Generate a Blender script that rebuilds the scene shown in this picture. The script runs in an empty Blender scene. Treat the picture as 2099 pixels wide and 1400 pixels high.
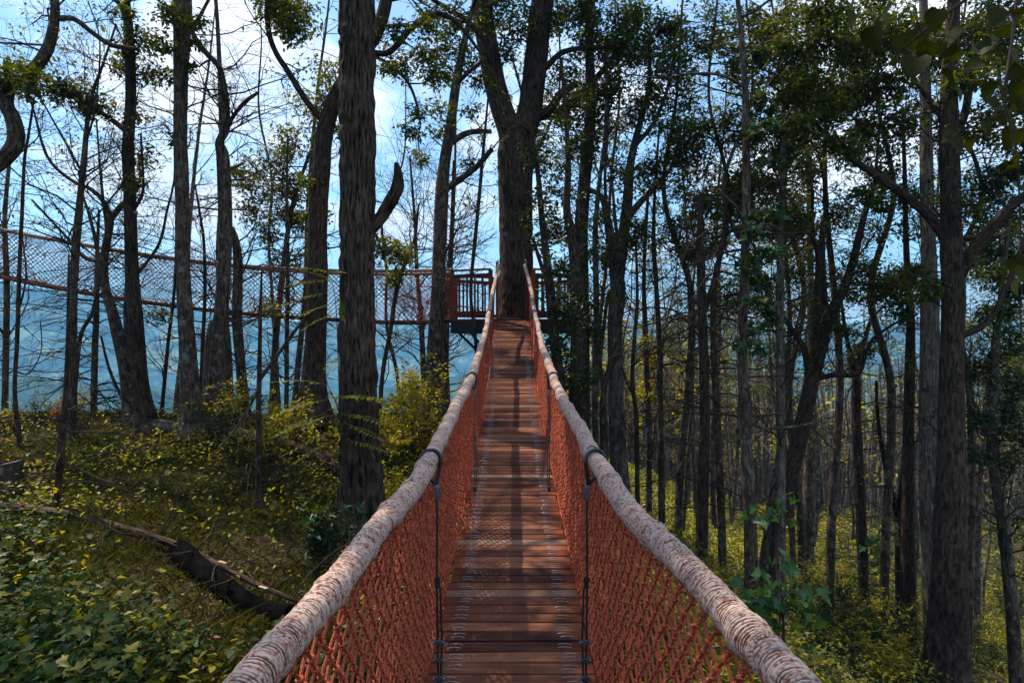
import bpy, math
import numpy as np
from mathutils import Vector

# ------------------------------------------------------------------ camera, sky, sun
SC = bpy.context.scene
COL = SC.collection
F, CX, CY = 1400.0, 1049.5, 700.0          # focal length and centre of the 2099 px wide photograph
SUN_EL, SUN_DIR = 62.0, (-0.50, 0.38)      # sun high on the left, a little ahead
cam_d = bpy.data.cameras.new('camera'); cam = bpy.data.objects.new('camera', cam_d); COL.objects.link(cam)
cam.location = (0, 0, 0); cam.rotation_euler = (math.radians(90), 0, 0)
cam_d.sensor_width = 36; cam_d.lens = F / 2099 * 36; cam_d.clip_start = 0.05; cam_d.clip_end = 20000
SC.camera = cam
SC.view_settings.view_transform = 'Standard'; SC.view_settings.look = 'None'
SC.view_settings.gamma = 1; SC.view_settings.exposure = 0.6
try: SC.view_settings.use_curve_mapping = False
except Exception: pass
SC.render.engine = 'CYCLES'
cy = SC.cycles
cy.max_bounces = 5; cy.diffuse_bounces = 2; cy.glossy_bounces = 2; cy.transmission_bounces = 3; cy.volume_bounces = 0
cy.transparent_max_bounces = 4; cy.use_denoising = True; cy.caustics_reflective = False; cy.caustics_refractive = False

sd = Vector((SUN_DIR[0], SUN_DIR[1], 0)).normalized() * math.cos(math.radians(SUN_EL))
sd.z = math.sin(math.radians(SUN_EL))
W = bpy.data.worlds.new('World'); SC.world = W; W.use_nodes = True
nt = W.node_tree; nt.nodes.clear()
def N(nt, typ, **kw):
    n = nt.nodes.new(typ)
    for k, v in kw.items():
        if k.startswith('i_'):
            key = k[2:]; key = int(key) if key.isdigit() else key.replace('_', ' ')
            n.inputs[key].default_value = v
        else: setattr(n, k, v)
    return n
def ramp(nt, stops, interp='LINEAR'):
    r = nt.nodes.new('ShaderNodeValToRGB'); cr = r.color_ramp; cr.interpolation = interp
    while len(cr.elements) < len(stops): cr.elements.new(0.5)
    for e, (p, c) in zip(cr.elements, stops):
        e.position = p; e.color = (c[0], c[1], c[2], 1) if hasattr(c, '__len__') else (c, c, c, 1)
    return r
sky = N(nt, 'ShaderNodeTexSky', sky_type='NISHITA'); sky.sun_disc = False
sky.sun_elevation = math.radians(SUN_EL); sky.sun_rotation = math.atan2(sd.x, sd.y)
sky.altitude = 900; sky.air_density = 1.0; sky.dust_density = 0.6; sky.ozone_density = 2.0
tc = N(nt, 'ShaderNodeTexCoord')
sep = N(nt, 'ShaderNodeSeparateXYZ'); nt.links.new(tc.outputs['Generated'], sep.inputs[0])
zadd = N(nt, 'ShaderNodeMath', operation='ADD', i_1=0.30); nt.links.new(sep.outputs[2], zadd.inputs[0])
zmax = N(nt, 'ShaderNodeMath', operation='MAXIMUM', i_1=0.12); nt.links.new(zadd.outputs[0], zmax.inputs[0])
dx = N(nt, 'ShaderNodeMath', operation='DIVIDE'); nt.links.new(sep.outputs[0], dx.inputs[0]); nt.links.new(zmax.outputs[0], dx.inputs[1])
dy = N(nt, 'ShaderNodeMath', operation='DIVIDE'); nt.links.new(sep.outputs[1], dy.inputs[0]); nt.links.new(zmax.outputs[0], dy.inputs[1])
cmb = N(nt, 'ShaderNodeCombineXYZ'); nt.links.new(dx.outputs[0], cmb.inputs[0]); nt.links.new(dy.outputs[0], cmb.inputs[1])
cn = N(nt, 'ShaderNodeTexNoise', i_Scale=1.9, i_Detail=8.0, i_Roughness=0.56, i_Distortion=0.25); nt.links.new(cmb.outputs[0], cn.inputs['Vector'])
cr = ramp(nt, [(0.45, 0.0), (0.60, 1.0)], 'EASE'); nt.links.new(cn.outputs['Fac'], cr.inputs[0])
cn2 = N(nt, 'ShaderNodeTexNoise', i_Scale=4.2, i_Detail=6.0, i_Roughness=0.6); nt.links.new(cmb.outputs[0], cn2.inputs['Vector'])
cc = ramp(nt, [(0.3, (8.2, 9.2, 10.8)), (0.62, (11.0, 10.9, 11.3))]); nt.links.new(cn2.outputs['Fac'], cc.inputs[0])
skm = N(nt, 'ShaderNodeMix', data_type='RGBA'); skm.blend_type = 'MULTIPLY'; skm.inputs[0].default_value = 1.0
nt.links.new(sky.outputs[0], skm.inputs[6]); skm.inputs[7].default_value = (1.45, 1.75, 1.8, 1)
ma = N(nt, 'ShaderNodeMath', operation='MULTIPLY_ADD', i_1=0.88, i_2=0.08); nt.links.new(cr.outputs[0], ma.inputs[0])
mx = N(nt, 'ShaderNodeMix', data_type='RGBA'); nt.links.new(ma.outputs[0], mx.inputs[0])
nt.links.new(skm.outputs[2], mx.inputs[6]); nt.links.new(cc.outputs[0], mx.inputs[7])
bg = N(nt, 'ShaderNodeBackground'); bg.inputs[1].default_value = 0.105; nt.links.new(mx.outputs[2], bg.inputs[0])
wo = N(nt, 'ShaderNodeOutputWorld'); nt.links.new(bg.outputs[0], wo.inputs[0])

sun_d = bpy.data.lights.new('sun', 'SUN'); sun_d.energy = 5.0; sun_d.angle = math.radians(0.5); sun_d.color = (1.0, 0.90, 0.74)
sun = bpy.data.objects.new('sun', sun_d); COL.objects.link(sun)
sun.rotation_euler = sd.to_track_quat('Z', 'Y').to_euler()

# ------------------------------------------------------------------ helpers
RNG = np.random.default_rng(7)
def P(px, py, d): return np.array([(px - CX) * d / F, d, (CY - py) * d / F])
def nrm(v): return v / np.maximum(np.linalg.norm(v, axis=-1, keepdims=True), 1e-9)

class MB:
    """collects vertices, faces and uvs and links them as one mesh object"""
    def __init__(s): s.v = []; s.q = []; s.t = []; s.qu = []; s.tu = []; s.n = 0
    def add(s, v, q=None, t=None, qu=None, tu=None):
        v = np.asarray(v, float).reshape(-1, 3); s.v.append(v)
        if q is not None and len(q):
            q = np.asarray(q).reshape(-1, 4); s.q.append(q + s.n)
            s.qu.append(np.zeros((len(q), 4, 2)) if qu is None else qu.reshape(-1, 4, 2))
        if t is not None and len(t):
            t = np.asarray(t).reshape(-1, 3); s.t.append(t + s.n)
            s.tu.append(np.zeros((len(t), 3, 2)) if tu is None else tu.reshape(-1, 3, 2))
        s.n += len(v); return s
    def mesh(s, name, mat, origin=(0, 0, 0), smooth=True):
        v = np.concatenate(s.v) - np.array(origin, float) if s.v else np.zeros((0, 3))
        q = np.concatenate(s.q) if s.q else np.zeros((0, 4), int); t = np.concatenate(s.t) if s.t else np.zeros((0, 3), int)
        qu = np.concatenate(s.qu).reshape(-1, 2) if s.q else np.zeros((0, 2)); tu = np.concatenate(s.tu).reshape(-1, 2) if s.t else np.zeros((0, 2))
        m = bpy.data.meshes.new(name)
        m.vertices.add(len(v)); m.vertices.foreach_set('co', v.astype(np.float32).ravel())
        lv = np.concatenate([q.ravel(), t.ravel()]).astype(np.int32)
        m.loops.add(len(lv)); m.loops.foreach_set('vertex_index', lv)
        nq, ntr = len(q), len(t)
        m.polygons.add(nq + ntr)
        ls = np.concatenate([np.arange(nq) * 4, nq * 4 + np.arange(ntr) * 3]).astype(np.int32)
        m.polygons.foreach_set('loop_start', ls)
        m.polygons.foreach_set('loop_total', np.concatenate([np.full(nq, 4), np.full(ntr, 3)]).astype(np.int32))
        m.polygons.foreach_set('use_smooth', np.full(nq + ntr, smooth, bool))
        uv = m.uv_layers.new(name='UVMap'); uv.data.foreach_set('uv', np.concatenate([qu, tu]).astype(np.float32).ravel())
        m.update(calc_edges=True)
        if mat: m.materials.append(mat)
        return m
    def build(s, name, mat, parent=None, origin=None, smooth=True, kind=None):
        if s.n == 0: return None
        o0 = np.array(parent['_o'] if parent is not None and '_o' in parent else (0, 0, 0), float) if origin is None else np.array(origin, float)
        o = bpy.data.objects.new(name, s.mesh(name, mat, o0, smooth)); COL.objects.link(o)
        if parent is not None: o.parent = parent
        else: o.location = o0
        if kind: o['kind'] = kind
        return o

ORIG = {}
def thing(name, label, cat, loc=(0, 0, 0), group=None):
    o = bpy.data.objects.new(name, None); COL.objects.link(o)
    o.location = tuple(float(a) for a in loc); o['label'] = label; o['category'] = cat; o.empty_display_size = .2
    if group: o['group'] = group
    ORIG[o.name] = np.array(loc, float)
    return o
def sub(mb, name, mat, root, parent=None, smooth=True, kind=None, label=None):
    """a part (or a sub-part when parent is a part) of the thing root; vertices are given in world space"""
    o = mb.build(name, mat, None, origin=ORIG[root.name], smooth=smooth, kind=kind)
    if o is None: return None
    o.location = (0, 0, 0); o.parent = parent or root
    if label: o['label'] = label
    return o

def tubes(mb, Pt, R, sides=5, uref=None):
    """N tubes with K points each"""
    Pt = np.asarray(Pt, float); R = np.asarray(R, float)
    if Pt.ndim == 2: Pt = Pt[None]; R = np.broadcast_to(R, Pt.shape[1])[None]
    Nn, K, _ = Pt.shape
    T = np.gradient(Pt, axis=1) if K > 2 else np.repeat(Pt[:, 1:] - Pt[:, :1], 2, axis=1)
    T = nrm(T)
    m = nrm(Pt[:, -1] - Pt[:, 0])
    a = np.where(np.abs(m[:, 2:3]) < .8, np.array([[0, 0, 1.]]), np.array([[1., 0, 0]]))
    ref = nrm(np.cross(m, a))[:, None, :]
    if K > 4 and K < 60:                                     # strongly bent tubes turn in the plane of their bend
        bend = np.cross(T[:, 0], T[:, K // 3]); big = np.linalg.norm(bend, axis=1) > .6
        if big.any(): ref = np.where(big[:, None, None], nrm(bend)[:, None, :], ref)
    B = nrm(np.cross(T, np.broadcast_to(ref, T.shape))); Nv = np.cross(B, T)
    th = np.arange(sides) / sides * 2 * np.pi
    ring = np.cos(th)[None, None, :, None] * Nv[:, :, None, :] + np.sin(th)[None, None, :, None] * B[:, :, None, :]
    Rr = R[:, :, None, None] if R.ndim == 2 else R[..., None]
    V = Pt[:, :, None, :] + ring * Rr
    i, j, k = np.meshgrid(np.arange(Nn), np.arange(K - 1), np.arange(sides), indexing='ij')
    idx = lambda jj, kk: (i * K + jj) * sides + kk % sides
    Q = np.stack([idx(j, k), idx(j, k + 1), idx(j + 1, k + 1), idx(j + 1, k)], -1).reshape(-1, 4)
    L = np.concatenate([np.zeros((Nn, 1)), np.cumsum(np.linalg.norm(np.diff(Pt, axis=1), axis=2), axis=1)], 1)
    circ = (2 * np.pi * (R.mean(axis=tuple(range(1, R.ndim))) if R.ndim > 1 else R))
    circ = np.broadcast_to(circ, (Nn,)) if uref is None else np.full(Nn, uref)
    u0 = k / sides * circ[i]; u1 = (k + 1) / sides * circ[i]
    v0 = L[i, j]; v1 = L[i, j + 1]
    U = np.stack([np.stack([u0, v0], -1), np.stack([u1, v0], -1), np.stack([u1, v1], -1), np.stack([u0, v1], -1)], -2)
    mb.add(V, Q, qu=U.reshape(-1, 4, 2))
    return mb
def box(mb, c, s, rz=0., rx=0.):
    c = np.array(c, float); h = np.array(s, float) / 2
    v = np.array([[x, y, z] for x in (-1, 1) for y in (-1, 1) for z in (-1, 1)]) * h
    if rx: v = v @ np.array([[1, 0, 0], [0, math.cos(rx), math.sin(rx)], [0, -math.sin(rx), math.cos(rx)]])
    if rz: v = v @ np.array([[math.cos(rz), math.sin(rz), 0], [-math.sin(rz), math.cos(rz), 0], [0, 0, 1]])
    q = [[0, 1, 3, 2], [4, 6, 7, 5], [0, 4, 5, 1], [2, 3, 7, 6], [0, 2, 6, 4], [1, 5, 7, 3]]
    mb.add(v + c, q); return mb
def beam(mb, a, b, w, h):
    """rectangular beam from a to b, width w sideways and height h"""
    a = np.array(a, float); b = np.array(b, float); t = nrm(b - a)
    up = np.array([0, 0, 1.]) if abs(t[2]) < .9 else np.array([0, 1., 0])
    s = nrm(np.cross(t, up)); u = np.cross(s, t)
    v = [p + s * i * w / 2 + u * j * h / 2 for p in (a, b) for i in (-1, 1) for j in (-1, 1)]
    mb.add(v, [[0, 1, 3, 2], [4, 6, 7, 5], [0, 4, 5, 1], [2, 3, 7, 6], [0, 2, 6, 4], [1, 5, 7, 3]]); return mb
def catmull(p, n):
    """resample a polyline (N,D) through a Catmull-Rom curve to n points"""
    p = np.asarray(p, float); p = np.concatenate([[2 * p[0] - p[1]], p, [2 * p[-1] - p[-2]]])
    m = len(p) - 3; seg = np.linalg.norm(np.diff(p[1:-1, :3], axis=0), axis=1) + 1e-6
    cum = np.concatenate([[0], np.cumsum(seg)]); s = np.linspace(0, cum[-1], n)
    i = np.clip(np.searchsorted(cum, s, side='right') - 1, 0, m - 1); t = ((s - cum[i]) / seg[i])[:, None]
    a, b, c, d = p[i], p[i + 1], p[i + 2], p[i + 3]
    return .5 * (2 * b + (c - a) * t + (2 * a - 5 * b + 4 * c - d) * t * t + (3 * b - a - 3 * c + d) * t ** 3)
def vnoise(u, v, nu, seed, per=True):
    """smooth value noise, periodic in u (u in 0..1 over nu cells), v in cells"""
    r = np.random.default_rng(seed); G = r.random((int(np.max(v)) + 3, nu))
    x = u * nu; xi = np.floor(x).astype(int); xf = x - xi; yi = np.floor(v).astype(int); yf = v - yi
    xf = xf * xf * (3 - 2 * xf); yf = yf * yf * (3 - 2 * yf)
    g = lambda a, b: G[np.clip(b, 0, G.shape[0] - 1), a % nu]
    return (g(xi, yi) * (1 - xf) + g(xi + 1, yi) * xf) * (1 - yf) + (g(xi, yi + 1) * (1 - xf) + g(xi + 1, yi + 1) * xf) * yf
_R2 = np.random.default_rng(99).random((256, 256))
def noise2(x, y):
    xi = np.floor(x).astype(int); yi = np.floor(y).astype(int); xf = x - xi; yf = y - yi
    xf = xf * xf * (3 - 2 * xf); yf = yf * yf * (3 - 2 * yf); g = lambda a, b: _R2[a % 256, b % 256]
    return (g(xi, yi) * (1 - xf) + g(xi + 1, yi) * xf) * (1 - yf) + (g(xi, yi + 1) * (1 - xf) + g(xi + 1, yi + 1) * xf) * yf
def fbm(x, y, o=4):
    s = 0; a = .5
    for k in range(o): s = s + a * (noise2(x * 2 ** k + 17 * k, y * 2 ** k + 5 * k) - .5); a *= .5
    return s

# ------------------------------------------------------------------ materials
def newmat(name):
    m = bpy.data.materials.new(name); m.use_nodes = True; t = m.node_tree; t.nodes.clear()
    o = t.nodes.new('ShaderNodeOutputMaterial'); return m, t, o
def prin(t, rough=.7, spec=.3, metal=0.):
    b = t.nodes.new('ShaderNodeBsdfPrincipled'); b.inputs['Roughness'].default_value = rough
    b.inputs['Specular IOR Level'].default_value = spec; b.inputs['Metallic'].default_value = metal; return b
def bump(t, h, b, strength=.5, dist=.02):
    n = N(t, 'ShaderNodeBump', i_Strength=strength, i_Distance=dist); t.links.new(h, n.inputs['Height']); t.links.new(n.outputs[0], b.inputs['Normal']); return n
def mapped(t, src, scale, rot=(0, 0, 0)):
    c = N(t, 'ShaderNodeTexCoord'); m = N(t, 'ShaderNodeMapping'); m.inputs['Scale'].default_value = scale; m.inputs['Rotation'].default_value = rot
    t.links.new(c.outputs[src], m.inputs[0]); return m.outputs[0]
def mat_bark(name, dark, light, su=26., sv=5., lichen=None, dist=.015):
    m, t, o = newmat(name); b = prin(t, .9, .12 if light[0] > .02 else .02)
    n = N(t, 'ShaderNodeTexNoise', i_Scale=1., i_Detail=6., i_Roughness=.65, i_Distortion=.4); t.links.new(mapped(t, 'UV', (su, sv, 1)), n.inputs['Vector'])
    r = ramp(t, [(.38, dark), (.50, [.6 * a + .4 * c for a, c in zip(dark, light)]), (.64, light)]); t.links.new(n.outputs['Fac'], r.inputs[0]); col = r.outputs[0]
    n3 = N(t, 'ShaderNodeTexNoise', i_Scale=1.3, i_Detail=4.); t.links.new(mapped(t, 'Object', (1, 1, .6)), n3.inputs['Vector'])
    r3 = ramp(t, [(.3, .55), (.7, 1.35)]); t.links.new(n3.outputs['Fac'], r3.inputs[0])
    mm = N(t, 'ShaderNodeMix', data_type='RGBA'); mm.blend_type = 'MULTIPLY'; mm.inputs[0].default_value = 1; t.links.new(col, mm.inputs[6]); t.links.new(r3.outputs[0], mm.inputs[7]); col = mm.outputs[2]
    if lichen:
        n2 = N(t, 'ShaderNodeTexNoise', i_Scale=9., i_Detail=5., i_Roughness=.7); t.links.new(mapped(t, 'Object', (1, 1, .7)), n2.inputs['Vector'])
        r2 = ramp(t, [(.54, 0.), (.62, .8)]); t.links.new(n2.outputs['Fac'], r2.inputs[0])
        mm = N(t, 'ShaderNodeMix', data_type='RGBA'); t.links.new(r2.outputs[0], mm.inputs[0]); t.links.new(col, mm.inputs[6]); mm.inputs[7].default_value = (*lichen, 1); col = mm.outputs[2]
    t.links.new(col, b.inputs['Base Color']); bump(t, n.outputs['Fac'], b, .9, dist); t.links.new(b.outputs[0], o.inputs[0]); return m
def mat_leaf(name, cols, trans=.4, rough=.45, spec=.35, tcol=(1.0, 1.0, .35), patch=.8):
    m, t, o = newmat(name); b = prin(t, rough, spec)
    g = N(t, 'ShaderNodeNewGeometry'); r = ramp(t, [(i / max(1, len(cols) - 1), c) for i, c in enumerate(cols)]); t.links.new(g.outputs['Random Per Island'], r.inputs[0])
    n = N(t, 'ShaderNodeTexNoise', i_Scale=patch, i_Detail=3.); t.links.new(mapped(t, 'Object', (1, 1, 1)), n.inputs['Vector'])
    r3 = ramp(t, [(.35, .65), (.65, 1.3)]); t.links.new(n.outputs['Fac'], r3.inputs[0])
    mm = N(t, 'ShaderNodeMix', data_type='RGBA'); mm.blend_type = 'MULTIPLY'; mm.inputs[0].default_value = 1; t.links.new(r.outputs[0], mm.inputs[6]); t.links.new(r3.outputs[0], mm.inputs[7])
    t.links.new(mm.outputs[2], b.inputs['Base Color'])
    tr = N(t, 'ShaderNodeBsdfTranslucent'); m2 = N(t, 'ShaderNodeMix', data_type='RGBA'); m2.blend_type = 'MULTIPLY'; m2.inputs[0].default_value = 1
    t.links.new(mm.outputs[2], m2.inputs[6]); m2.inputs[7].default_value = (1.6 * tcol[0], 1.5 * tcol[1], 1.0 * tcol[2], 1); t.links.new(m2.outputs[2], tr.inputs[0])
    ms = N(t, 'ShaderNodeMixShader'); ms.inputs[0].default_value = trans; t.links.new(b.outputs[0], ms.inputs[1]); t.links.new(tr.outputs[0], ms.inputs[2]); t.links.new(ms.outputs[0], o.inputs[0]); return m
def mat_plain(name, c, rough=.6, spec=.3, metal=0., var=.25, scale=20., bmp=.15):
    m, t, o = newmat(name); b = prin(t, rough, spec, metal)
    n = N(t, 'ShaderNodeTexNoise', i_Scale=scale, i_Detail=5.); t.links.new(mapped(t, 'Object', (1, 1, 1)), n.inputs['Vector'])
    r = ramp(t, [(.3, [a * (1 - var) for a in c]), (.7, [min(1, a * (1 + var)) for a in c])]); t.links.new(n.outputs['Fac'], r.inputs[0]); t.links.new(r.outputs[0], b.inputs['Base Color'])
    bump(t, n.outputs['Fac'], b, bmp, .01); t.links.new(b.outputs[0], o.inputs[0]); return m
def mat_wood(name, cols, rough=.55, edge=None, sx=2.2, axis='X', spec=.16):
    m, t, o = newmat(name); b = prin(t, rough, spec)
    oi = N(t, 'ShaderNodeObjectInfo'); c = N(t, 'ShaderNodeTexCoord'); mp = N(t, 'ShaderNodeMapping')
    s = {'X': (sx, 28, 28), 'Z': (28, 28, sx)}[axis]; mp.inputs['Scale'].default_value = s
    off = N(t, 'ShaderNodeVectorMath', operation='SCALE'); off.inputs[0].default_value = (37, 91, 53); t.links.new(oi.outputs['Random'], off.inputs['Scale'])
    ad = N(t, 'ShaderNodeVectorMath', operation='ADD'); t.links.new(c.outputs['Object'], ad.inputs[0]); t.links.new(off.outputs[0], ad.inputs[1]); t.links.new(ad.outputs[0], mp.inputs[0])
    n = N(t, 'ShaderNodeTexNoise', i_Scale=1., i_Detail=7., i_Roughness=.62, i_Distortion=.6); t.links.new(mp.outputs[0], n.inputs['Vector'])
    n2 = N(t, 'ShaderNodeTexNoise', i_Scale=4.5, i_Detail=3.); t.links.new(ad.outputs[0], n2.inputs['Vector'])
    r = ramp(t, [(i / (len(cols) - 1), cc_) for i, cc_ in enumerate(cols)])
    mx_ = N(t, 'ShaderNodeMath', operation='MULTIPLY_ADD', i_1=.75, i_2=-.12); t.links.new(n.outputs['Fac'], mx_.inputs[0])
    ra = N(t, 'ShaderNodeMath', operation='MULTIPLY_ADD', i_1=.62); t.links.new(oi.outputs['Random'], ra.inputs[0]); t.links.new(mx_.outputs[0], ra.inputs[2])
    rb = N(t, 'ShaderNodeMath', operation='MULTIPLY_ADD', i_1=.35); t.links.new(n2.outputs['Fac'], rb.inputs[0]); t.links.new(ra.outputs[0], rb.inputs[2])
    rc_ = N(t, 'ShaderNodeMath', operation='SUBTRACT', i_1=.16); t.links.new(rb.outputs[0], rc_.inputs[0]); t.links.new(rc_.outputs[0], r.inputs[0]); col = r.outputs[0]
    if edge:
        sp = N(t, 'ShaderNodeSeparateXYZ'); t.links.new(c.outputs['Object'], sp.inputs[0]); ab = N(t, 'ShaderNodeMath', operation='ABSOLUTE'); t.links.new(sp.outputs[0], ab.inputs[0])
        aa = N(t, 'ShaderNodeMath', operation='MULTIPLY_ADD', i_1=.12); t.links.new(n2.outputs['Fac'], aa.inputs[0]); t.links.new(ab.outputs[0], aa.inputs[2])
        re = ramp(t, [(.34, 0.), (.43, .85)]); t.links.new(aa.outputs[0], re.inputs[0])
        mm = N(t, 'ShaderNodeMix', data_type='RGBA'); t.links.new(re.outputs[0], mm.inputs[0]); t.links.new(col, mm.inputs[6]); mm.inputs[7].default_value = (*edge, 1); col = mm.outputs[2]
    t.links.new(col, b.inputs['Base Color']); bump(t, n.outputs['Fac'], b, .5, .003); t.links.new(b.outputs[0], o.inputs[0]); return m
def mat_rope(name, c1, c2, pitch, rough=.7):
    """laid rope: twist lines follow the uv"""
    m, t, o = newmat(name); b = prin(t, rough, .3)
    c = N(t, 'ShaderNodeTexCoord'); sp = N(t, 'ShaderNodeSeparateXYZ'); t.links.new(c.outputs['UV'], sp.inputs[0])
    a = N(t, 'ShaderNodeMath', operation='MULTIPLY', i_1=2 * math.pi / pitch); t.links.new(sp.outputs[1], a.inputs[0])
    d = N(t, 'ShaderNodeMath', operation='MULTIPLY_ADD', i_1=2 * math.pi / (pitch * .55)); t.links.new(sp.outputs[0], d.inputs[0]); t.links.new(a.outputs[0], d.inputs[2])
    s = N(t, 'ShaderNodeMath', operation='SINE'); t.links.new(d.outputs[0], s.inputs[0])
    n = N(t, 'ShaderNodeTexNoise', i_Scale=60., i_Detail=4.); t.links.new(c.outputs['Object'], n.inputs['Vector'])
    q = N(t, 'ShaderNodeMath', operation='MULTIPLY_ADD', i_1=.28, i_2=.2); t.links.new(s.outputs[0], q.inputs[0])
    q2 = N(t, 'ShaderNodeMath', operation='MULTIPLY_ADD', i_1=.6); t.links.new(n.outputs['Fac'], q2.inputs[0]); t.links.new(q.outputs[0], q2.inputs[2])
    r = ramp(t, [(.15, c1), (.8, c2)]); t.links.new(q2.outputs[0], r.inputs[0]); t.links.new(r.outputs[0], b.inputs['Base Color'])
    bump(t, s.outputs[0], b, .6, .002); t.links.new(b.outputs[0], o.inputs[0]); return m

M = {}
M['bark_dark'] = mat_bark('bark dark', (.016, .010, .007), (.10, .066, .046))
M['bark_big'] = mat_bark('bark furrowed', (.008, .0052, .004), (.125, .084, .060), su=36., sv=4., dist=.02)
M['bark_grey'] = mat_bark('bark grey', (.024, .016, .011), (.155, .105, .074), lichen=(.17, .18, .15))
M['bark_pale'] = mat_bark('bark pale', (.05, .036, .027), (.24, .18, .14), su=30., sv=3., lichen=(.22, .23, .19))
M['bark_black'] = mat_bark('bark charred', (.004, .0035, .003), (.022, .018, .015))
M['twig'] = mat_bark('twig bark', (.02, .014, .012), (.075, .055, .045), su=40, sv=12, dist=.004)
M['twig_pale'] = mat_bark('twig bark pale', (.07, .048, .035), (.24, .17, .125), su=40, sv=12, dist=.004)
DG = (.010, .022, .006); G1 = (.030, .056, .010); G2 = (.060, .100, .015); OL = (.11, .10, .010); YL = (.25, .21, .010); Y2 = (.38, .33, .014)
M['leaf_canopy'] = mat_leaf('leaf canopy', [G1, G1, G2, OL, OL], .45)
M['leaf_dark'] = mat_leaf('leaf dark', [DG, DG, G1, G1, G2], .25)
M['leaf_gold'] = mat_leaf('leaf gold', [G1, G2, OL, OL, YL], .45)
M['leaf_yellow'] = mat_leaf('leaf yellow', [OL, YL, YL, Y2, Y2], .5, tcol=(1, 1, .2), patch=.5)
M['leaf_cover'] = mat_leaf('leaf cover', [DG, G1, (.02, .055, .014), G1, G2, OL], .3, rough=.6, spec=.18, patch=.5)
M['leaf_maple'] = mat_leaf('leaf maple', [(.015, .05, .025), (.02, .07, .03), (.035, .085, .025), OL], .3, rough=.4)
M['leaf_heart'] = mat_leaf('leaf heart shaped', [(.010, .016, .003), (.018, .024, .003), (.036, .034, .003)], .35, spec=.12, rough=.6)
M['leaf_frond'] = mat_leaf('leaf frond', [(.20, .21, .012), (.32, .31, .02)], .5, tcol=(1, 1, .3))
M['leaf_red'] = mat_leaf('leaf red', [(.25, .03, .02), (.3, .06, .02), (.3, .2, .02)], .4)
M['grass'] = mat_leaf('grass', [(.012, .022, .005), (.03, .038, .006), (.06, .058, .008), (.10, .08, .012)], .35, rough=.7, spec=.1, patch=.4)
M['leaf_litter'] = mat_leaf('leaf litter', [(.06, .035, .025), (.13, .075, .05), (.2, .12, .08), (.1, .05, .03)], .1, rough=.9, spec=.05)
M['plank'] = mat_wood('plank wood', [(.010, .004, .003), (.050, .016, .009), (.135, .043, .021), (.32, .125, .065)], edge=(.17, .036, .014))
M['plank_light'] = mat_wood('plank wood pale', [(.10, .045, .028), (.19, .095, .06), (.30, .17, .11)])
M['red_wood'] = mat_wood('red stained timber', [(.07, .015, .007), (.14, .032, .013), (.23, .062, .026)], rough=.6, axis='Z')
M['net'] = mat_rope('orange red net rope', (.13, .018, .008), (.62, .118, .044), .011)
M['net_far'] = mat_plain('orange red net cord', (.24, .055, .026), .8, .2)
M['steel'] = mat_plain('staple wire', (.42, .42, .45), .4, .5, .9, .1)
M['black_metal'] = mat_plain('black coated metal', (.018, .022, .026), .35, .5, .3)
M['grey_metal'] = mat_plain('galvanised metal', (.16, .19, .21), .4, .5, .8)
M['black_beam'] = mat_plain('black painted beam', (.008, .009, .012), .5, .4)
M['char'] = mat_bark('charred log bark', (.002, .0018, .0016), (.005, .0042, .004), su=14, sv=5)
M['cut_wood'] = mat_plain('cut grey wood', (.10, .085, .09), .9, .1)
M['pale_wood'] = mat_plain('bare pale wood', (.42, .28, .17), .9, .1)
M['foil'] = mat_plain('crumpled white film', (.75, .8, .85), .35, .5)

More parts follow.
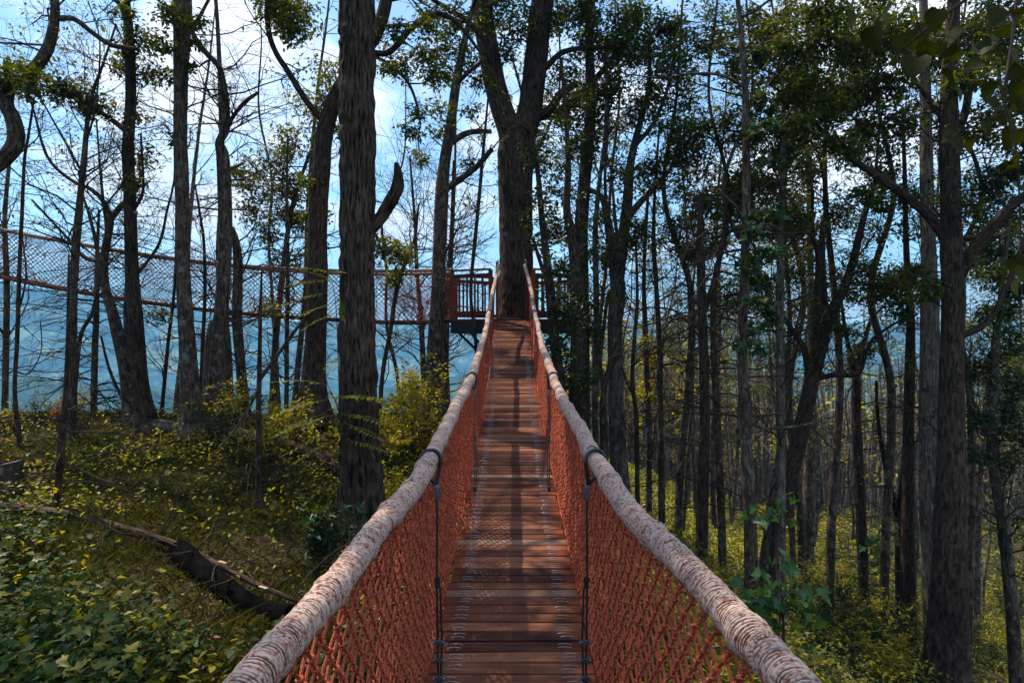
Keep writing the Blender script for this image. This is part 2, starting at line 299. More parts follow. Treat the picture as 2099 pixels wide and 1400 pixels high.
def mat_rail():
    m, t, o = newmat('twine wrapped handrail'); b = prin(t, .8, .15)
    c = N(t, 'ShaderNodeTexCoord'); sp = N(t, 'ShaderNodeSeparateXYZ'); t.links.new(c.outputs['UV'], sp.inputs[0])
    nw = N(t, 'ShaderNodeTexNoise', i_Scale=14., i_Detail=2.); t.links.new(c.outputs['Object'], nw.inputs['Vector'])
    w = N(t, 'ShaderNodeMath', operation='MULTIPLY_ADD', i_1=.010); t.links.new(nw.outputs['Fac'], w.inputs[0]); t.links.new(sp.outputs[1], w.inputs[2])
    a = N(t, 'ShaderNodeMath', operation='MULTIPLY', i_1=2 * math.pi / .0085); t.links.new(w.outputs[0], a.inputs[0])
    d = N(t, 'ShaderNodeMath', operation='MULTIPLY_ADD', i_1=2 * math.pi); t.links.new(sp.outputs[0], d.inputs[0]); t.links.new(a.outputs[0], d.inputs[2])
    s = N(t, 'ShaderNodeMath', operation='SINE'); t.links.new(d.outputs[0], s.inputs[0])
    mp = N(t, 'ShaderNodeMapping'); mp.inputs['Scale'].default_value = (9, 210, 1); mp.inputs['Rotation'].default_value = (0, 0, .02); t.links.new(c.outputs['UV'], mp.inputs[0])
    n = N(t, 'ShaderNodeTexNoise', i_Scale=1., i_Detail=4., i_Roughness=.6); t.links.new(mp.outputs[0], n.inputs['Vector'])
    n2 = N(t, 'ShaderNodeTexNoise', i_Scale=4., i_Detail=3.); t.links.new(c.outputs['Object'], n2.inputs['Vector'])
    q = N(t, 'ShaderNodeMath', operation='MULTIPLY_ADD', i_1=.10, i_2=-.30); t.links.new(s.outputs[0], q.inputs[0])
    q2 = N(t, 'ShaderNodeMath', operation='MULTIPLY_ADD', i_1=1.5); t.links.new(n.outputs['Fac'], q2.inputs[0]); t.links.new(q.outputs[0], q2.inputs[2])
    q3 = N(t, 'ShaderNodeMath', operation='MULTIPLY_ADD', i_1=.5, i_2=-.18); t.links.new(n2.outputs['Fac'], q3.inputs[0])
    q4 = N(t, 'ShaderNodeMath', operation='ADD'); t.links.new(q2.outputs[0], q4.inputs[0]); t.links.new(q3.outputs[0], q4.inputs[1])
    r = ramp(t, [(.18, (.16, .06, .042)), (.36, (.30, .155, .115)), (.50, (.38, .265, .22)), (.80, (.50, .41, .365))]); t.links.new(q4.outputs[0], r.inputs[0])
    t.links.new(r.outputs[0], b.inputs['Base Color']); bump(t, q2.outputs[0], b, .8, .004); t.links.new(b.outputs[0], o.inputs[0]); return m
M['rail'] = mat_rail()
def mat_twine():
    m, t, o = newmat('weathered twine'); b = prin(t, .85, .1)
    n = N(t, 'ShaderNodeTexNoise', i_Scale=105., i_Detail=2., i_Roughness=.5); t.links.new(mapped(t, 'Object', (1, 1, 1)), n.inputs['Vector'])
    n2 = N(t, 'ShaderNodeTexNoise', i_Scale=7., i_Detail=3.); t.links.new(mapped(t, 'Object', (1, 1, 1)), n2.inputs['Vector'])
    a = N(t, 'ShaderNodeMath', operation='MULTIPLY_ADD', i_1=.22, i_2=-.09); t.links.new(n2.outputs['Fac'], a.inputs[0]); c = N(t, 'ShaderNodeMath', operation='ADD'); t.links.new(n.outputs['Fac'], c.inputs[0]); t.links.new(a.outputs[0], c.inputs[1])
    r = ramp(t, [(.36, (.22, .09, .06)), (.46, (.37, .225, .17)), (.57, (.49, .36, .30))]); t.links.new(c.outputs[0], r.inputs[0]); t.links.new(r.outputs[0], b.inputs['Base Color']); bump(t, n.outputs['Fac'], b, .4, .002); t.links.new(b.outputs[0], o.inputs[0]); return m
M['twine'] = mat_twine()
M['rail_core'] = mat_plain('handrail core', (.13, .055, .038), .9, .05, var=.3)

# ------------------------------------------------------------------ ground
def ground(x, y):
    x = np.asarray(x, float); y = np.asarray(y, float)
    # left shelf: nearly level, rising to a crest fourteen metres away
    left = -2.45 + .058 * np.clip(y, -10, 14) - .98 * np.exp(-((x + 1.3) / 2.2) ** 2 - ((y - 9) / 3.2) ** 2)
    xs = 14 * np.tanh(np.clip(x, 0, None) / 14)
    right = -2.35 - .56 * xs - .055 * np.clip(y - 8, 0, 60)
    w = 1 / (1 + np.exp(-(x - .2) / .8)); near = left * (1 - w) + right * w
    # beyond the crest the hillside falls to the valley
    bx = np.clip((x + 1) / 10, 0, 1); crest = 15 + 30 * bx
    over = np.clip(y - crest, 0, None); over = np.where(over < 6, over ** 2 / 12, over - 3)
    near = near - over * (.42 - .2 * bx)
    near = near - np.clip(-x - 14, 0, None) * .05
    far = -150 + 0 * x
    z = np.maximum(near, far)
    r = np.hypot(x, y); a = np.arctan2(x, np.maximum(y, 1.))
    # valley knolls and the mountain ridge
    z = z + np.clip((r - 60) / 200, 0, 1) * 14 * fbm(x / 90 + 3, y / 90, 4)
    ridge = 170 - 110 * np.clip((a + .64) / .36, 0, 1) + 22 * np.exp(-((a - .28) / .14) ** 2) + 8 * np.exp(-((a + .05) / .1) ** 2)
    prof = np.clip((r - 1550) / 1150, 0, 1); prof = prof * prof * (3 - 2 * prof)
    z = z + prof * (ridge + 150 + 60 * fbm(x / 500, y / 500, 5) + 14 * fbm(x / 90, y / 90, 4)) + 4 * prof * (1 - prof) * 110 * (.25 - np.abs(fbm(x / 330 + 50, y / 330, 4)))
    # low foothills before the ridge
    ph = np.exp(-((r - 1250 - 120 * np.sin(a * 5)) / 210) ** 2); z = z + ph * (78 + 150 * fbm(x / 300 + 9, y / 300 + 2, 5))
    # near relief
    z = z + np.exp(-r / 40) * (.35 * fbm(x / 2.2 + 40, y / 2.2 + 7, 3) + .05 * fbm(x / .4 + 40, y / .4, 2))
    return z
def make_ground():
    n = 360; s = np.linspace(-1, 1, n)
    g = np.sign(s) * (np.exp(np.abs(s) * 6.3) - 1) / (np.exp(6.3) - 1) * 4200
    X, Y = np.meshgrid(g, g + 8.0, indexing='ij'); keep = slice(None)
    Z = ground(X, Y)
    V = np.stack([X, Y, Z], -1).reshape(-1, 3); global ZLO, ZHI; ZLO, ZHI = float(Z.min()), float(Z.max())
    i, j = np.meshgrid(np.arange(n - 1), np.arange(n - 1), indexing='ij')
    Q = np.stack([i * n + j, (i + 1) * n + j, (i + 1) * n + j + 1, i * n + j + 1], -1).reshape(-1, 4)
    m, t, o = newmat('forest ground'); b = prin(t, .95, .05)
    n1 = N(t, 'ShaderNodeTexNoise', i_Scale=.9, i_Detail=8., i_Roughness=.7); t.links.new(mapped(t, 'Object', (1, 1, 1)), n1.inputs['Vector'])
    n2 = N(t, 'ShaderNodeTexNoise', i_Scale=25., i_Detail=5., i_Roughness=.7); t.links.new(mapped(t, 'Object', (1, 1, 1)), n2.inputs['Vector'])
    r1 = ramp(t, [(.35, (.022, .018, .010)), (.5, (.045, .042, .012)), (.62, (.075, .045, .03))]); t.links.new(n1.outputs['Fac'], r1.inputs[0])
    r2 = ramp(t, [(.3, .5), (.7, 1.6)]); t.links.new(n2.outputs['Fac'], r2.inputs[0])
    mm = N(t, 'ShaderNodeMix', data_type='RGBA'); mm.blend_type = 'MULTIPLY'; mm.inputs[0].default_value = 1; t.links.new(r1.outputs[0], mm.inputs[6]); t.links.new(r2.outputs[0], mm.inputs[7])
    nf = N(t, 'ShaderNodeTexNoise', i_Scale=.012, i_Detail=10., i_Roughness=.72); t.links.new(mapped(t, 'Object', (1, 1, 1)), nf.inputs['Vector'])
    rf = ramp(t, [(.36, (.006, .018, .012)), (.48, (.02, .045, .02)), (.60, (.05, .085, .03)), (.66, (.30, .24, .17))]); t.links.new(nf.outputs['Fac'], rf.inputs[0])
    nh = N(t, 'ShaderNodeTexNoise', i_Scale=.009, i_Detail=12., i_Roughness=.78); t.links.new(mapped(t, 'Object', (1, 1, 1)), nh.inputs['Vector'])
    rh = ramp(t, [(.38, (.003, .014, .016)), (.50, (.02, .05, .035)), (.60, (.20, .26, .16))]); t.links.new(nh.outputs['Fac'], rh.inputs[0])
    gp = N(t, 'ShaderNodeNewGeometry'); ln = N(t, 'ShaderNodeVectorMath', operation='LENGTH'); t.links.new(gp.outputs['Position'], ln.inputs[0])
    k1 = N(t, 'ShaderNodeMapRange'); k1.inputs[1].default_value = 40; k1.inputs[2].default_value = 150; t.links.new(ln.outputs['Value'], k1.inputs[0])
    k2 = N(t, 'ShaderNodeMapRange'); k2.inputs[1].default_value = 1300; k2.inputs[2].default_value = 1700; t.links.new(ln.outputs['Value'], k2.inputs[0])
    m1 = N(t, 'ShaderNodeMix', data_type='RGBA'); t.links.new(k1.outputs[0], m1.inputs[0]); t.links.new(mm.outputs[2], m1.inputs[6]); t.links.new(rf.outputs[0], m1.inputs[7])
    m2 = N(t, 'ShaderNodeMix', data_type='RGBA'); t.links.new(k2.outputs[0], m2.inputs[0]); t.links.new(m1.outputs[2], m2.inputs[6]); t.links.new(rh.outputs[0], m2.inputs[7])
    t.links.new(m2.outputs[2], b.inputs['Base Color']); bump(t, n2.outputs['Fac'], b, .8, .05); t.links.new(b.outputs[0], o.inputs[0])
    MB().add(V, Q).build('ground', m, kind='structure')
make_ground()

# haze: one closed box of even thin air
hb = MB(); ext = 4100.
zb, zt = ZLO - 1., max(ZHI, 30.) + 2.; print('haze box', zb, zt)
hm, ht, ho = newmat('haze air'); pv = ht.nodes.new('ShaderNodeVolumePrincipled')
pv.inputs['Color'].default_value = (.22, .60, 1.0, 1); pv.inputs['Density'].default_value = 3.8e-4; pv.inputs['Anisotropy'].default_value = 0.0
ht.links.new(pv.outputs[0], ho.inputs['Volume'])
box(hb, (0, 8, (zb + zt) / 2), (2 * 4300, 2 * 4300, zt - zb)); hz = hb.build('haze', hm, smooth=False, kind='stuff'); hz.display_type = 'WIRE'

# ------------------------------------------------------------------ the rope bridge
dk = np.polyfit([-1, 1, 3, 5.87, 8.3, 10.95, 13, 15], [-1.60, -1.57, -1.5, -1.30, -1.0, -.587, -.10, .482], 4)
deckz = lambda y: np.polyval(dk, np.clip(y, -2, 15.2))
_ry = np.array([-2.5, 0, .9, 1.25, 1.52, 1.8, 2.2, 2.76, 3.15, 3.5, 4.67, 6.2, 7.9, 9.46, 11.2, 13, 14.85])
_rz = np.array([-.62, -.655, -.64, -.625, -.607, -.594, -.582, -.556, -.528, -.505, -.447, -.335, -.14, .12, .46, .92, 1.66])
_yy = np.linspace(-2.5, 14.85, 400); _zz = np.interp(_yy, _ry, _rz)
for _ in range(3):
    k = np.ones(15) / 15; _zz = np.convolve(np.pad(_zz, 7, mode='reflect', reflect_type='odd'), k, mode='valid')
railz = lambda y: np.interp(y, _yy, _zz)
def railx(y, s):
    b = np.interp(y, [-2.5, 0, .9, 1.25, 1.52, 1.8, 2.2, 2.7, 3.15, 5], [.46, .50, .485, .472, .455, .434, .405, .382, .373, .375]) * (1 + (.085 if s > 0 else 0) * np.clip((2.6 - y) / 1.3, 0, 1)) + .006 * np.sin(y * 1.9 + s) * np.clip(y - 2, 0, 1)
    return s * (b - .10 * np.clip((y - 13) / 2, 0, 1))
bridge = thing('rope_bridge', 'long plank rope bridge with orange net sides running ahead to the tree platform', 'rope bridge', (0, 0, 0))

# planks, each with its wire staples
pb = MB(); w2, l2, th = .375, .0440, .019
pv_ = []
for sx_, sy_ in ((-1, -1), (1, -1), (1, 1), (-1, 1)):
    pass
xs_ = [-w2, -w2 + .004, w2 - .004, w2]
def plank_mesh(name, mat):
    b = 0.0022; mb = MB(); v = []
    for z, ins in ((-th, 0), (0 - b, 0), (0, b)):
        for x, y in ((-w2, -l2), (w2, -l2), (w2, l2), (-w2, l2)):
            v.append((x - math.copysign(ins, x), y - math.copysign(ins, y), z))
    q = [[3, 2, 1, 0], [8, 9, 10, 11]]
    for a in (0, 4):
        for k in range(4): q.append([a + k, a + (k + 1) % 4, a + 4 + (k + 1) % 4, a + 4 + k])
    mb.add(v, q); return mb.mesh(name, mat, smooth=False)
mesh_pl = plank_mesh('plank', M['plank']); mesh_pl2 = plank_mesh('plank_light', M['plank_light'])
def staple_pts(x0, y0):
    n = 5; t = np.linspace(0, 1, n); a = np.stack([x0 + (t - .5) * .064, np.full(n, y0), .0035 * np.sin(t * np.pi) + .0012], 1)
    return np.concatenate([[[x0 - .033, y0, -.006]], a, [[x0 + .033, y0, -.006]]])
sb = MB(); tubes(sb, staple_pts(0, 0), np.full(7, .0016), 5); mesh_st = sb.mesh('staple', M['steel'])
rest = MB(); pl_y = np.arange(-1.6, 14.95, .1005); npl = 0
r_ = np.random.default_rng(3)
light_at = [3.88, 4.72, 6.35, 7.6, 9.3, 11.3, 13.2]
for i, y in enumerate(pl_y):
    y = y + r_.normal(0, .0012); sl = math.atan2(deckz(y + .05) - deckz(y - .05), .1)
    lt = min(abs(y - a) for a in light_at) < .05
    o = bpy.data.objects.new('plank', mesh_pl2 if lt else mesh_pl); COL.objects.link(o); o.parent = bridge
    o.location = (r_.normal(0, .003), y, float(deckz(y)) + r_.normal(0, .0012)); o.rotation_euler = (sl + r_.normal(0, .01), r_.normal(0, .004), r_.normal(0, .004)); o.scale = (1 + r_.normal(0, .006), 1 - abs(r_.normal(0, .012)), 1)
    if lt: o['label'] = 'paler, newer looking plank'
    for s in (-1, 1):
        for e in (-1, 1):
            x0 = s * (.268 + r_.normal(0, .006)); y0 = e * .017 + r_.normal(0, .001)
            if 2.6 < y < 8.2:
                st = bpy.data.objects.new('staple', mesh_st); COL.objects.link(st); st.parent = o; st.location = (x0, y0, 0); st.rotation_euler = (0, 0, r_.normal(0, .03))
            else:
                p = staple_pts(x0, y0); c, n_ = math.cos(sl), math.sin(sl)
                p = np.stack([p[:, 0], y + p[:, 1] * c - p[:, 2] * n_, float(deckz(y)) + p[:, 1] * n_ + p[:, 2] * c + .001], 1); tubes(rest, p, np.full(7, .0016), 3)
sub(rest, 'staples', M['steel'], bridge, kind='stuff')

# cables under the planks, edge ropes and the far threshold
yy = np.linspace(-1.8, 15.0, 90)
for s in (-1, 1):
    c = MB(); tubes(c, np.stack([np.full(90, s * .268), yy, deckz(yy) - .026], 1), np.full(90, .007), 6); sub(c, 'deck_cable', M['black_metal'], bridge)
    c = MB(); tubes(c, np.stack([s * (.388 + .004 * np.sin(yy * 9)), yy, deckz(yy) - .012], 1), np.full(90, .009), 8); sub(c, 'edge_rope', M['net'], bridge)

# twine wrapped handrails
RR = .0315
for s in (-1, 1):
    y = [-2.4]
    while y[-1] < 14.85: y.append(y[-1] + (.0032 if .6 < y[-1] < 4.2 else .012 if y[-1] < 7 and y[-1] > 0 else .05))
    y = np.array(y); n = len(y)
    C = np.stack([railx(y, s), y, railz(y)], 1)
    C[:, 2] += .006 * np.sin(y * 7 + s); C[:, 0] += .004 * np.sin(y * 5.1)
    sides = 26; th_ = np.arange(sides) / sides * 2 * np.pi
    lump = .0045 * vnoise(np.zeros(n), (y + 3) * 3.1, 4, 5 + s) + .007 * np.exp(-((((y + s * .11) % .62) - .31) / .035) ** 2)
    U, Vv = np.meshgrid(th_ / (2 * np.pi), y, indexing='xy')
    wob = vnoise(U, (Vv + 3) * 9, 5, 21 + s) * .012
    hel = np.sin(2 * np.pi * ((Vv + wob) / .0128 + U)); fade = np.where((y > .55) & (y < 4.2), 1, 0)[:, None]
    R = RR + lump[:, None] + (.0016 * hel + .0022 * (vnoise(U, (Vv + 3) * 26, 9, 31) - .5)) * fade + .003 * (vnoise(U, (Vv + 3) * 6, 4, 77) - .5)
    r = MB(); tubes(r, C[None], R[None], sides, uref=1.0); rail = sub(r, 'handrail', M['rail'], bridge)
    # where the twine is built turn by turn the core under it is bare dark rope
    rail.data.materials.append(M['rail_core']); fy = C[np.repeat(np.arange(n - 1), sides), 1]; mi = np.zeros(len(rail.data.polygons), np.int32); mi[:len(fy)][(fy > .86) & (fy < 8.3)] = 1; rail.data.polygons.foreach_set('material_index', mi)
    # the twine itself, turn by turn where it can be told apart
    tw_y0, tw_y1, pit, seg = .85, 8.4, .0098, 17
    nt_ = int((tw_y1 - tw_y0) / pit); t = np.arange(nt_ * seg + 1) / seg; ph = (t % 1.0); yc = tw_y0 + t * pit
    wv = (vnoise(ph, (yc + 1) * 34, 5, 61 + s) - .5) * .011 + (vnoise(ph, (yc + 1) * 120, 7, 62 + s) - .5) * .004; yc = yc + wv
    li = np.interp(yc, y, lump); rad = RR + li + .0012 + .0018 * (vnoise(ph, (yc + 1) * 60, 6, 63) - .5)
    cz = np.interp(yc, y, C[:, 2]); cx = np.interp(yc, y, C[:, 0]); sx1 = (np.interp(yc + .02, y, C[:, 0]) - np.interp(yc - .02, y, C[:, 0])) / .04; sz1 = (np.interp(yc + .02, y, C[:, 2]) - np.interp(yc - .02, y, C[:, 2])) / .04
    ax = nrm(np.stack([sx1, np.ones_like(sx1), sz1], 1)); e1 = nrm(np.cross(ax, [0, 0, 1.])); e2 = np.cross(e1, ax); an = 2 * np.pi * ph
    nn_ = e1 * np.cos(an)[:, None] + e2 * np.sin(an)[:, None]; cen = np.stack([cx, yc, cz], 1) + nn_ * rad[:, None]; k5 = np.arange(5) / 5 * 2 * np.pi
    tr_ = (.0043 + .0042 * (vnoise(ph, (yc + 1) * 90, 7, 64) - .62))[:, None, None]
    VT = cen[:, None] + tr_ * (nn_[:, None] * np.cos(k5)[None, :, None] + ax[:, None] * np.sin(k5)[None, :, None]); q_, k_ = np.meshgrid(np.arange(len(t) - 1), np.arange(5), indexing='ij')
    QT = np.stack([q_ * 5 + k_, q_ * 5 + (k_ + 1) % 5, (q_ + 1) * 5 + (k_ + 1) % 5, (q_ + 1) * 5 + k_], -1).reshape(-1, 4)
    tm_ = MB(); tm_.add(VT.reshape(-1, 3), QT); sub(tm_, 'twine_wrap', M['twine'], bridge, parent=rail)
    # lashing bands where twine is doubled
    for yb in np.arange(.72, 14.5, .62):
        t = np.linspace(0, 2 * np.pi * 3, 46); yc = yb + (t / (2 * np.pi) - 1.5) * .008
        pts = np.stack([railx(yc, s) + (RR + .006) * np.cos(t), yc + .02 * np.sin(t), railz(yc) + (RR + .006) * np.sin(t)], 1)
        b_ = MB(); tubes(b_, pts, np.full(46, .0035), 5); sub(b_, 'lashing', M['rail'], bridge, parent=rail)

# knotted nets
def knot_mb(mb, C, r):
    th = np.arange(7) / 7 * 2 * np.pi; lat = np.array([-.75, 0, .75]); V = []
    for l in lat:
        V.append(np.stack([np.cos(th) * math.cos(l), np.sin(th) * math.cos(l), np.full(7, math.sin(l))], 1))
    V = np.concatenate(V + [[[0, 0, -1.]], [[0, 0, 1.]]]); q = []; t = []
    for j in range(2):
        for k in range(7): q.append([j * 7 + k, j * 7 + (k + 1) % 7, (j + 1) * 7 + (k + 1) % 7, (j + 1) * 7 + k])
    for k in range(7): t.append([(k + 1) % 7, k, 21]); t.append([14 + k, 14 + (k + 1) % 7, 22])
    C = np.asarray(C); n = len(C); S = np.array([1., 1.25, .8])
    ang = RNG.uniform(-.6, .6, n); ca, sa = np.cos(ang), np.sin(ang)
    VV = V[None] * S * np.broadcast_to(r, (n,))[:, None, None]
    Y = VV[..., 1] * ca[:, None] - VV[..., 2] * sa[:, None]; Z = VV[..., 1] * sa[:, None] + VV[..., 2] * ca[:, None]
    VV = np.stack([VV[..., 0], Y, Z], -1) + C[:, None]
    q = np.array(q)[None] + (np.arange(n) * 23)[:, None, None]; t = np.array(t)[None] + (np.arange(n) * 23)[:, None, None]
    qu = np.zeros((n * len(q[0]), 4, 2)); qu[:, :, 1] = RNG.random((len(qu), 1)) * .01; qu[:, 2:, 1] += .006
    mb.add(VV.reshape(-1, 3), q.reshape(-1, 4), t.reshape(-1, 3), qu=qu)
for s in (-1, 1):
    ncol = int(16.8 / .041); nrow = 22                     # half periods
    col, row = np.meshgrid(np.arange(ncol), np.arange(nrow + 1), indexing='ij')
    y = -1.8 + col * .041; f = row / nrow
    lo = np.stack([np.full_like(y, s * .388), y, deckz(y) - .012], -1); hi = np.stack([railx(y, s) , y, railz(y) - .034], -1)
    rr_ = RNG.normal(0, 1, y.shape + (3,)) * np.array([.003, .0016, .0016]); rr_[:, 0] = 0
    fz = f.copy()
    PT = lo * (1 - fz[..., None]) + hi * fz[..., None] + rr_
    PT[..., 0] += s * .035 * np.sin(np.pi * f) * (1 + .3 * np.sin(y * 1.3))
    odd = (col + row) % 2 == 0
    A, B = [], []
    for dc in (-1, 1):
        ok = odd[1:-1, :-1]; cidx, ridx = np.where(ok); cidx = cidx + 1
        A.append(PT[cidx, ridx]); B.append(PT[cidx + dc, ridx + 1])
    A = np.concatenate(A); B = np.concatenate(B); near = (A[:, 1] < 5.0) & (A[:, 1] > -.3)
    nm = MB()
    for msk, K, sd_ in ((near, 4, 7), (~near, 2, 4)):
        a, b = A[msk], B[msk]; t = np.linspace(0, 1, K)[None, :, None]
        L = a[:, None] * (1 - t) + b[:, None] * t
        if K > 2: L[:, :, 0] += (RNG.normal(0, .0015, (len(a), 1)) * np.sin(np.pi * t[..., 0]))
        tubes(nm, L, np.full(L.shape[:2], .0046), sd_)
    cidx, ridx = np.where(odd[:, 1:-1]); C = PT[cidx, ridx + 1]; knot_mb(nm, C[(C[:, 1] < 9)], .0112)
    C2 = C[C[:, 1] >= 9]; tubes(nm, np.stack([C2 - [0, 0, .007], C2, C2 + [0, 0, .007]], 1), np.tile([.004, .0085, .004], (len(C2), 1)), 4)
    sub(nm, 'net', M['net'], bridge, kind='stuff')
    # cords that lash the net to the rail
    lc = MB(); yl = np.arange(.4, 14.7, .09)
    for y0 in yl:
        t = np.linspace(.45, np.pi - .45, 9); R0 = RR + .004
        tubes(lc, np.stack([railx(y0, s) - R0 * np.cos(t) * 1.0, y0 + .008 * np.sin(t * 2) + 0 * t, railz(y0) - R0 * np.sin(t)], 1), np.full(9, .004), 4)
    sub(lc, 'net_lashing', M['net'], bridge, kind='stuff')

# hangers: thimble loop, sleeve, cable, lower sleeve, doubled tail and clamps
def hanger(s, yr, yd):
    top = np.array([railx(yr, s), yr, railz(yr)]); xi = s * .335
    bot = np.array([s * .322, yd, deckz(yd) + .0]); e0 = np.array([xi, yr - .004, top[2] - .145])
    h = MB(); tubes(h, np.stack([e0, e0 * .5 + bot * .5 + [s * .004, 0, 0], bot]), np.full(3, .0052), 7); hr = sub(h, 'hanger', M['black_metal'], bridge)
    t = np.linspace(0, 2 * np.pi, 25); ax = top - [0, 0, .01]
    lx = np.cos(t) * (RR + .014); lz = np.sin(t) * (RR + .016)
    pts = np.stack([top[0] + lx - s * .004, yr + .016 * np.sin(t + 1) + 0 * t, top[2] + lz], 1)
    low = np.clip(-np.sin(t), 0, 1)[:, None] ** 1.5; pts = pts * (1 - low * .85) + (e0 + [0, 0, .03]) * low * .85
    l = MB(); tubes(l, pts, np.full(25, .0092), 7); sub(l, 'thimble', M['black_metal'], bridge, parent=hr)
    f = MB(); pp = np.stack([e0 + [0, 0, .04 - .012 * k] for k in range(7)]); tubes(f, pp, np.array([.010, .0135, .0115, .0135, .0115, .0135, .010]), 10); sub(f, 'ferrule', M['grey_metal'], bridge, parent=hr)
    u = nrm(e0 - bot); Lh = np.linalg.norm(e0 - bot)
    f = MB(); tubes(f, np.stack([bot + u * Lh * .50, bot + u * (Lh * .50 + .045)]), np.full(2, .0125), 8); sub(f, 'sleeve', M['black_metal'], bridge, parent=hr)
    f = MB(); a = bot + u * Lh * .5 + [-s * .011, 0, 0]; tubes(f, np.stack([a, (a + bot) / 2 + [-s * .012, 0, 0], bot + [-s * .010, 0, -.01]]), np.full(3, .0048), 6); sub(f, 'cable_tail', M['black_metal'], bridge, parent=hr)
    for kk in range(3):
        c = bot + u * (.035 + kk * .075) + np.array([-s * .005, 0, 0]); cl = MB()
        box(cl, c + [0, -.008, 0], (.030, .016, .016)); tubes(cl, np.stack([c + [-.026, -.004, 0], c + [.026, -.004, 0]]), np.full(2, .0045), 6)
        t = np.linspace(0, np.pi, 9); tubes(cl, np.stack([c[0] + .013 * np.cos(t), c[1] + .014 * np.sin(t), np.full(9, c[2] + .004)], 1), np.full(9, .0035), 5)
        for q in (-1, 1):
            tubes(cl, np.stack([c + [q * .018, -.012, 0], c + [q * .026, -.012, 0]]), np.full(2, .0085), 6)
            tubes(cl, np.stack([c + [q * .013, -.024, .002], c + [q * .013, -.014, .002]]), np.full(2, .0065), 6)
        sub(cl, 'clamp', M['grey_metal'], bridge, parent=hr, smooth=False)
    f = MB()
    for q in (-1, 1): tubes(f, np.stack([bot + [0, 0, .03], bot + [q * .014, -.012, -.008]]), np.full(2, .0050), 5)
    sub(f, 'cable_end', M['black_metal'], bridge, parent=hr)
for yr, yd in ((.1, .1), (3.06, 2.98), (6.2, 5.9), (11.2, 10.9)):
    for s in (-1, 1): hanger(s, yr, yd)

# ------------------------------------------------------------------ platform round the tree
PC = np.array([.13, 15.95]); DZ = .50
platform = thing('tree_platform', 'red timber platform with railings around the big forked tree', 'platform', (PC[0], PC[1], DZ))
corners = [(-.47, 15.02), (-1.36, 15.42), (-1.36, 16.55), (-.5, 17.15), (.62, 17.15), (1.45, 16.55), (1.45, 15.42), (.47, 15.02)]
r_ = np.random.default_rng(11)
for y in np.arange(15.06, 17.1, .102):                     # platform boards, cut round the trunk
    def span(yv):
        if yv < 15.42: k = (yv - 15.02) / .4; return -.47 - .89 * k, .47 + .98 * k
        if yv > 16.55: k = (yv - 16.55) / .6; return -1.36 + .86 * k, 1.45 - .83 * k
        return -1.36, 1.45
    a, b = span(y); hw = .47 ** 2 - (y - 15.95) ** 2; segs = [(a, b)]
    if hw > 0: h = math.sqrt(hw); segs = [(a, .13 - h), (.13 + h, b)]
    for p, q in segs:
        m_ = MB(); box(m_, ((p + q) / 2, y, DZ - .018), (q - p, .095, .034)); sub(m_, 'board', M['plank'], platform, smooth=False)
for k in range(8):
    a, b = np.array(corners[k]), np.array(corners[(k + 1) % 8])
    m_ = MB(); beam(m_, (*a, DZ - .175), (*b, DZ - .175), .06, .27); sub(m_, 'rim_beam', M['black_beam'], platform, smooth=False)
    if k == 7: continue
    if k == 1:                                             # the second bridge leaves here
        pass
    L = np.linalg.norm(b - a); u = (b - a) / L
    if k != 1:
        m_ = MB(); beam(m_, (*(a + u * 0), DZ + 1.09), (*b, DZ + 1.09), .085, .038); sub(m_, 'top_rail', M['red_wood'], platform, smooth=False)
        m_ = MB(); beam(m_, (*(a + u * .05), DZ + .96), (*(b - u * .05), DZ + .96), .045, .085); sub(m_, 'upper_rail', M['red_wood'], platform, smooth=False)
        m_ = MB(); beam(m_, (*(a + u * .05), DZ + .13), (*(b - u * .05), DZ + .13), .045, .09); sub(m_, 'bottom_rail', M['red_wood'], platform, smooth=False)
        nb = max(2, int(round(L / .21)))
        for j in range(1, nb):
            c = a + u * L * j / nb; m_ = MB(); beam(m_, (*c, DZ + .175), (*c, DZ + .918), .045, .045); sub(m_, 'baluster', M['red_wood'], platform, smooth=False)
        for zz in np.arange(.30, .9, .15):
            m_ = MB(); tubes(m_, np.array([[*(a + u * .05), DZ + zz], [*(b - u * .05), DZ + zz]]), np.full(2, .003), 4); sub(m_, 'rail_wire', M['grey_metal'], platform)
for k, a in enumerate(corners):
    m_ = MB(); beam(m_, (*a, DZ - .02), (*a, DZ + 1.07), .095, .095); sub(m_, 'post', M['red_wood'], platform, smooth=False)
for s in (-1, 1):
    m_ = MB(); beam(m_, (s * .325, 14.93, DZ - .1), (s * .325, 14.93, DZ + 1.24), .06, .09); gp = sub(m_, 'gate_post', M['red_wood'], platform, smooth=False)
    m_ = MB(); t = np.linspace(0, 2 * np.pi, 13); tubes(m_, np.stack([s * .30 + .022 * np.cos(t), 14.88 + 0 * t, DZ + 1.24 + .032 * np.sin(t)], 1), np.full(13, .009), 5); tubes(m_, np.array([[s * .30, 14.88, DZ + 1.20], [s * .285, 14.86, DZ + 1.14]]), np.full(2, .016), 6); sub(m_, 'shackle', M['grey_metal'], platform, parent=gp)
for x0, x1, y0 in ((-1.2, -.15, 15.3), (-1.0, -.1, 16.8), (1.3, .40, 15.3), (1.0, .3, 16.8)):   # braces down to the trunk
    m_ = MB(); beam(m_, (x0, y0, DZ - .30), (x1, 15.75, DZ - 1.35), .05, .05); sub(m_, 'brace', M['black_beam'], platform, smooth=False)
m_ = MB(); box(m_, (.0, 14.975, .485), (.66, .07, .03)); sub(m_, 'threshold_board', M['red_wood'], platform, smooth=False)
for yv in (14.93, 15.03): m_ = MB(); box(m_, (0.0, yv, .506 if yv > 15 else .503), (.40, .014, .006)); sub(m_, 'sky_gap_strip', M['steel'], platform, smooth=False)  # pale strips standing in for sky light in the gaps between end planks
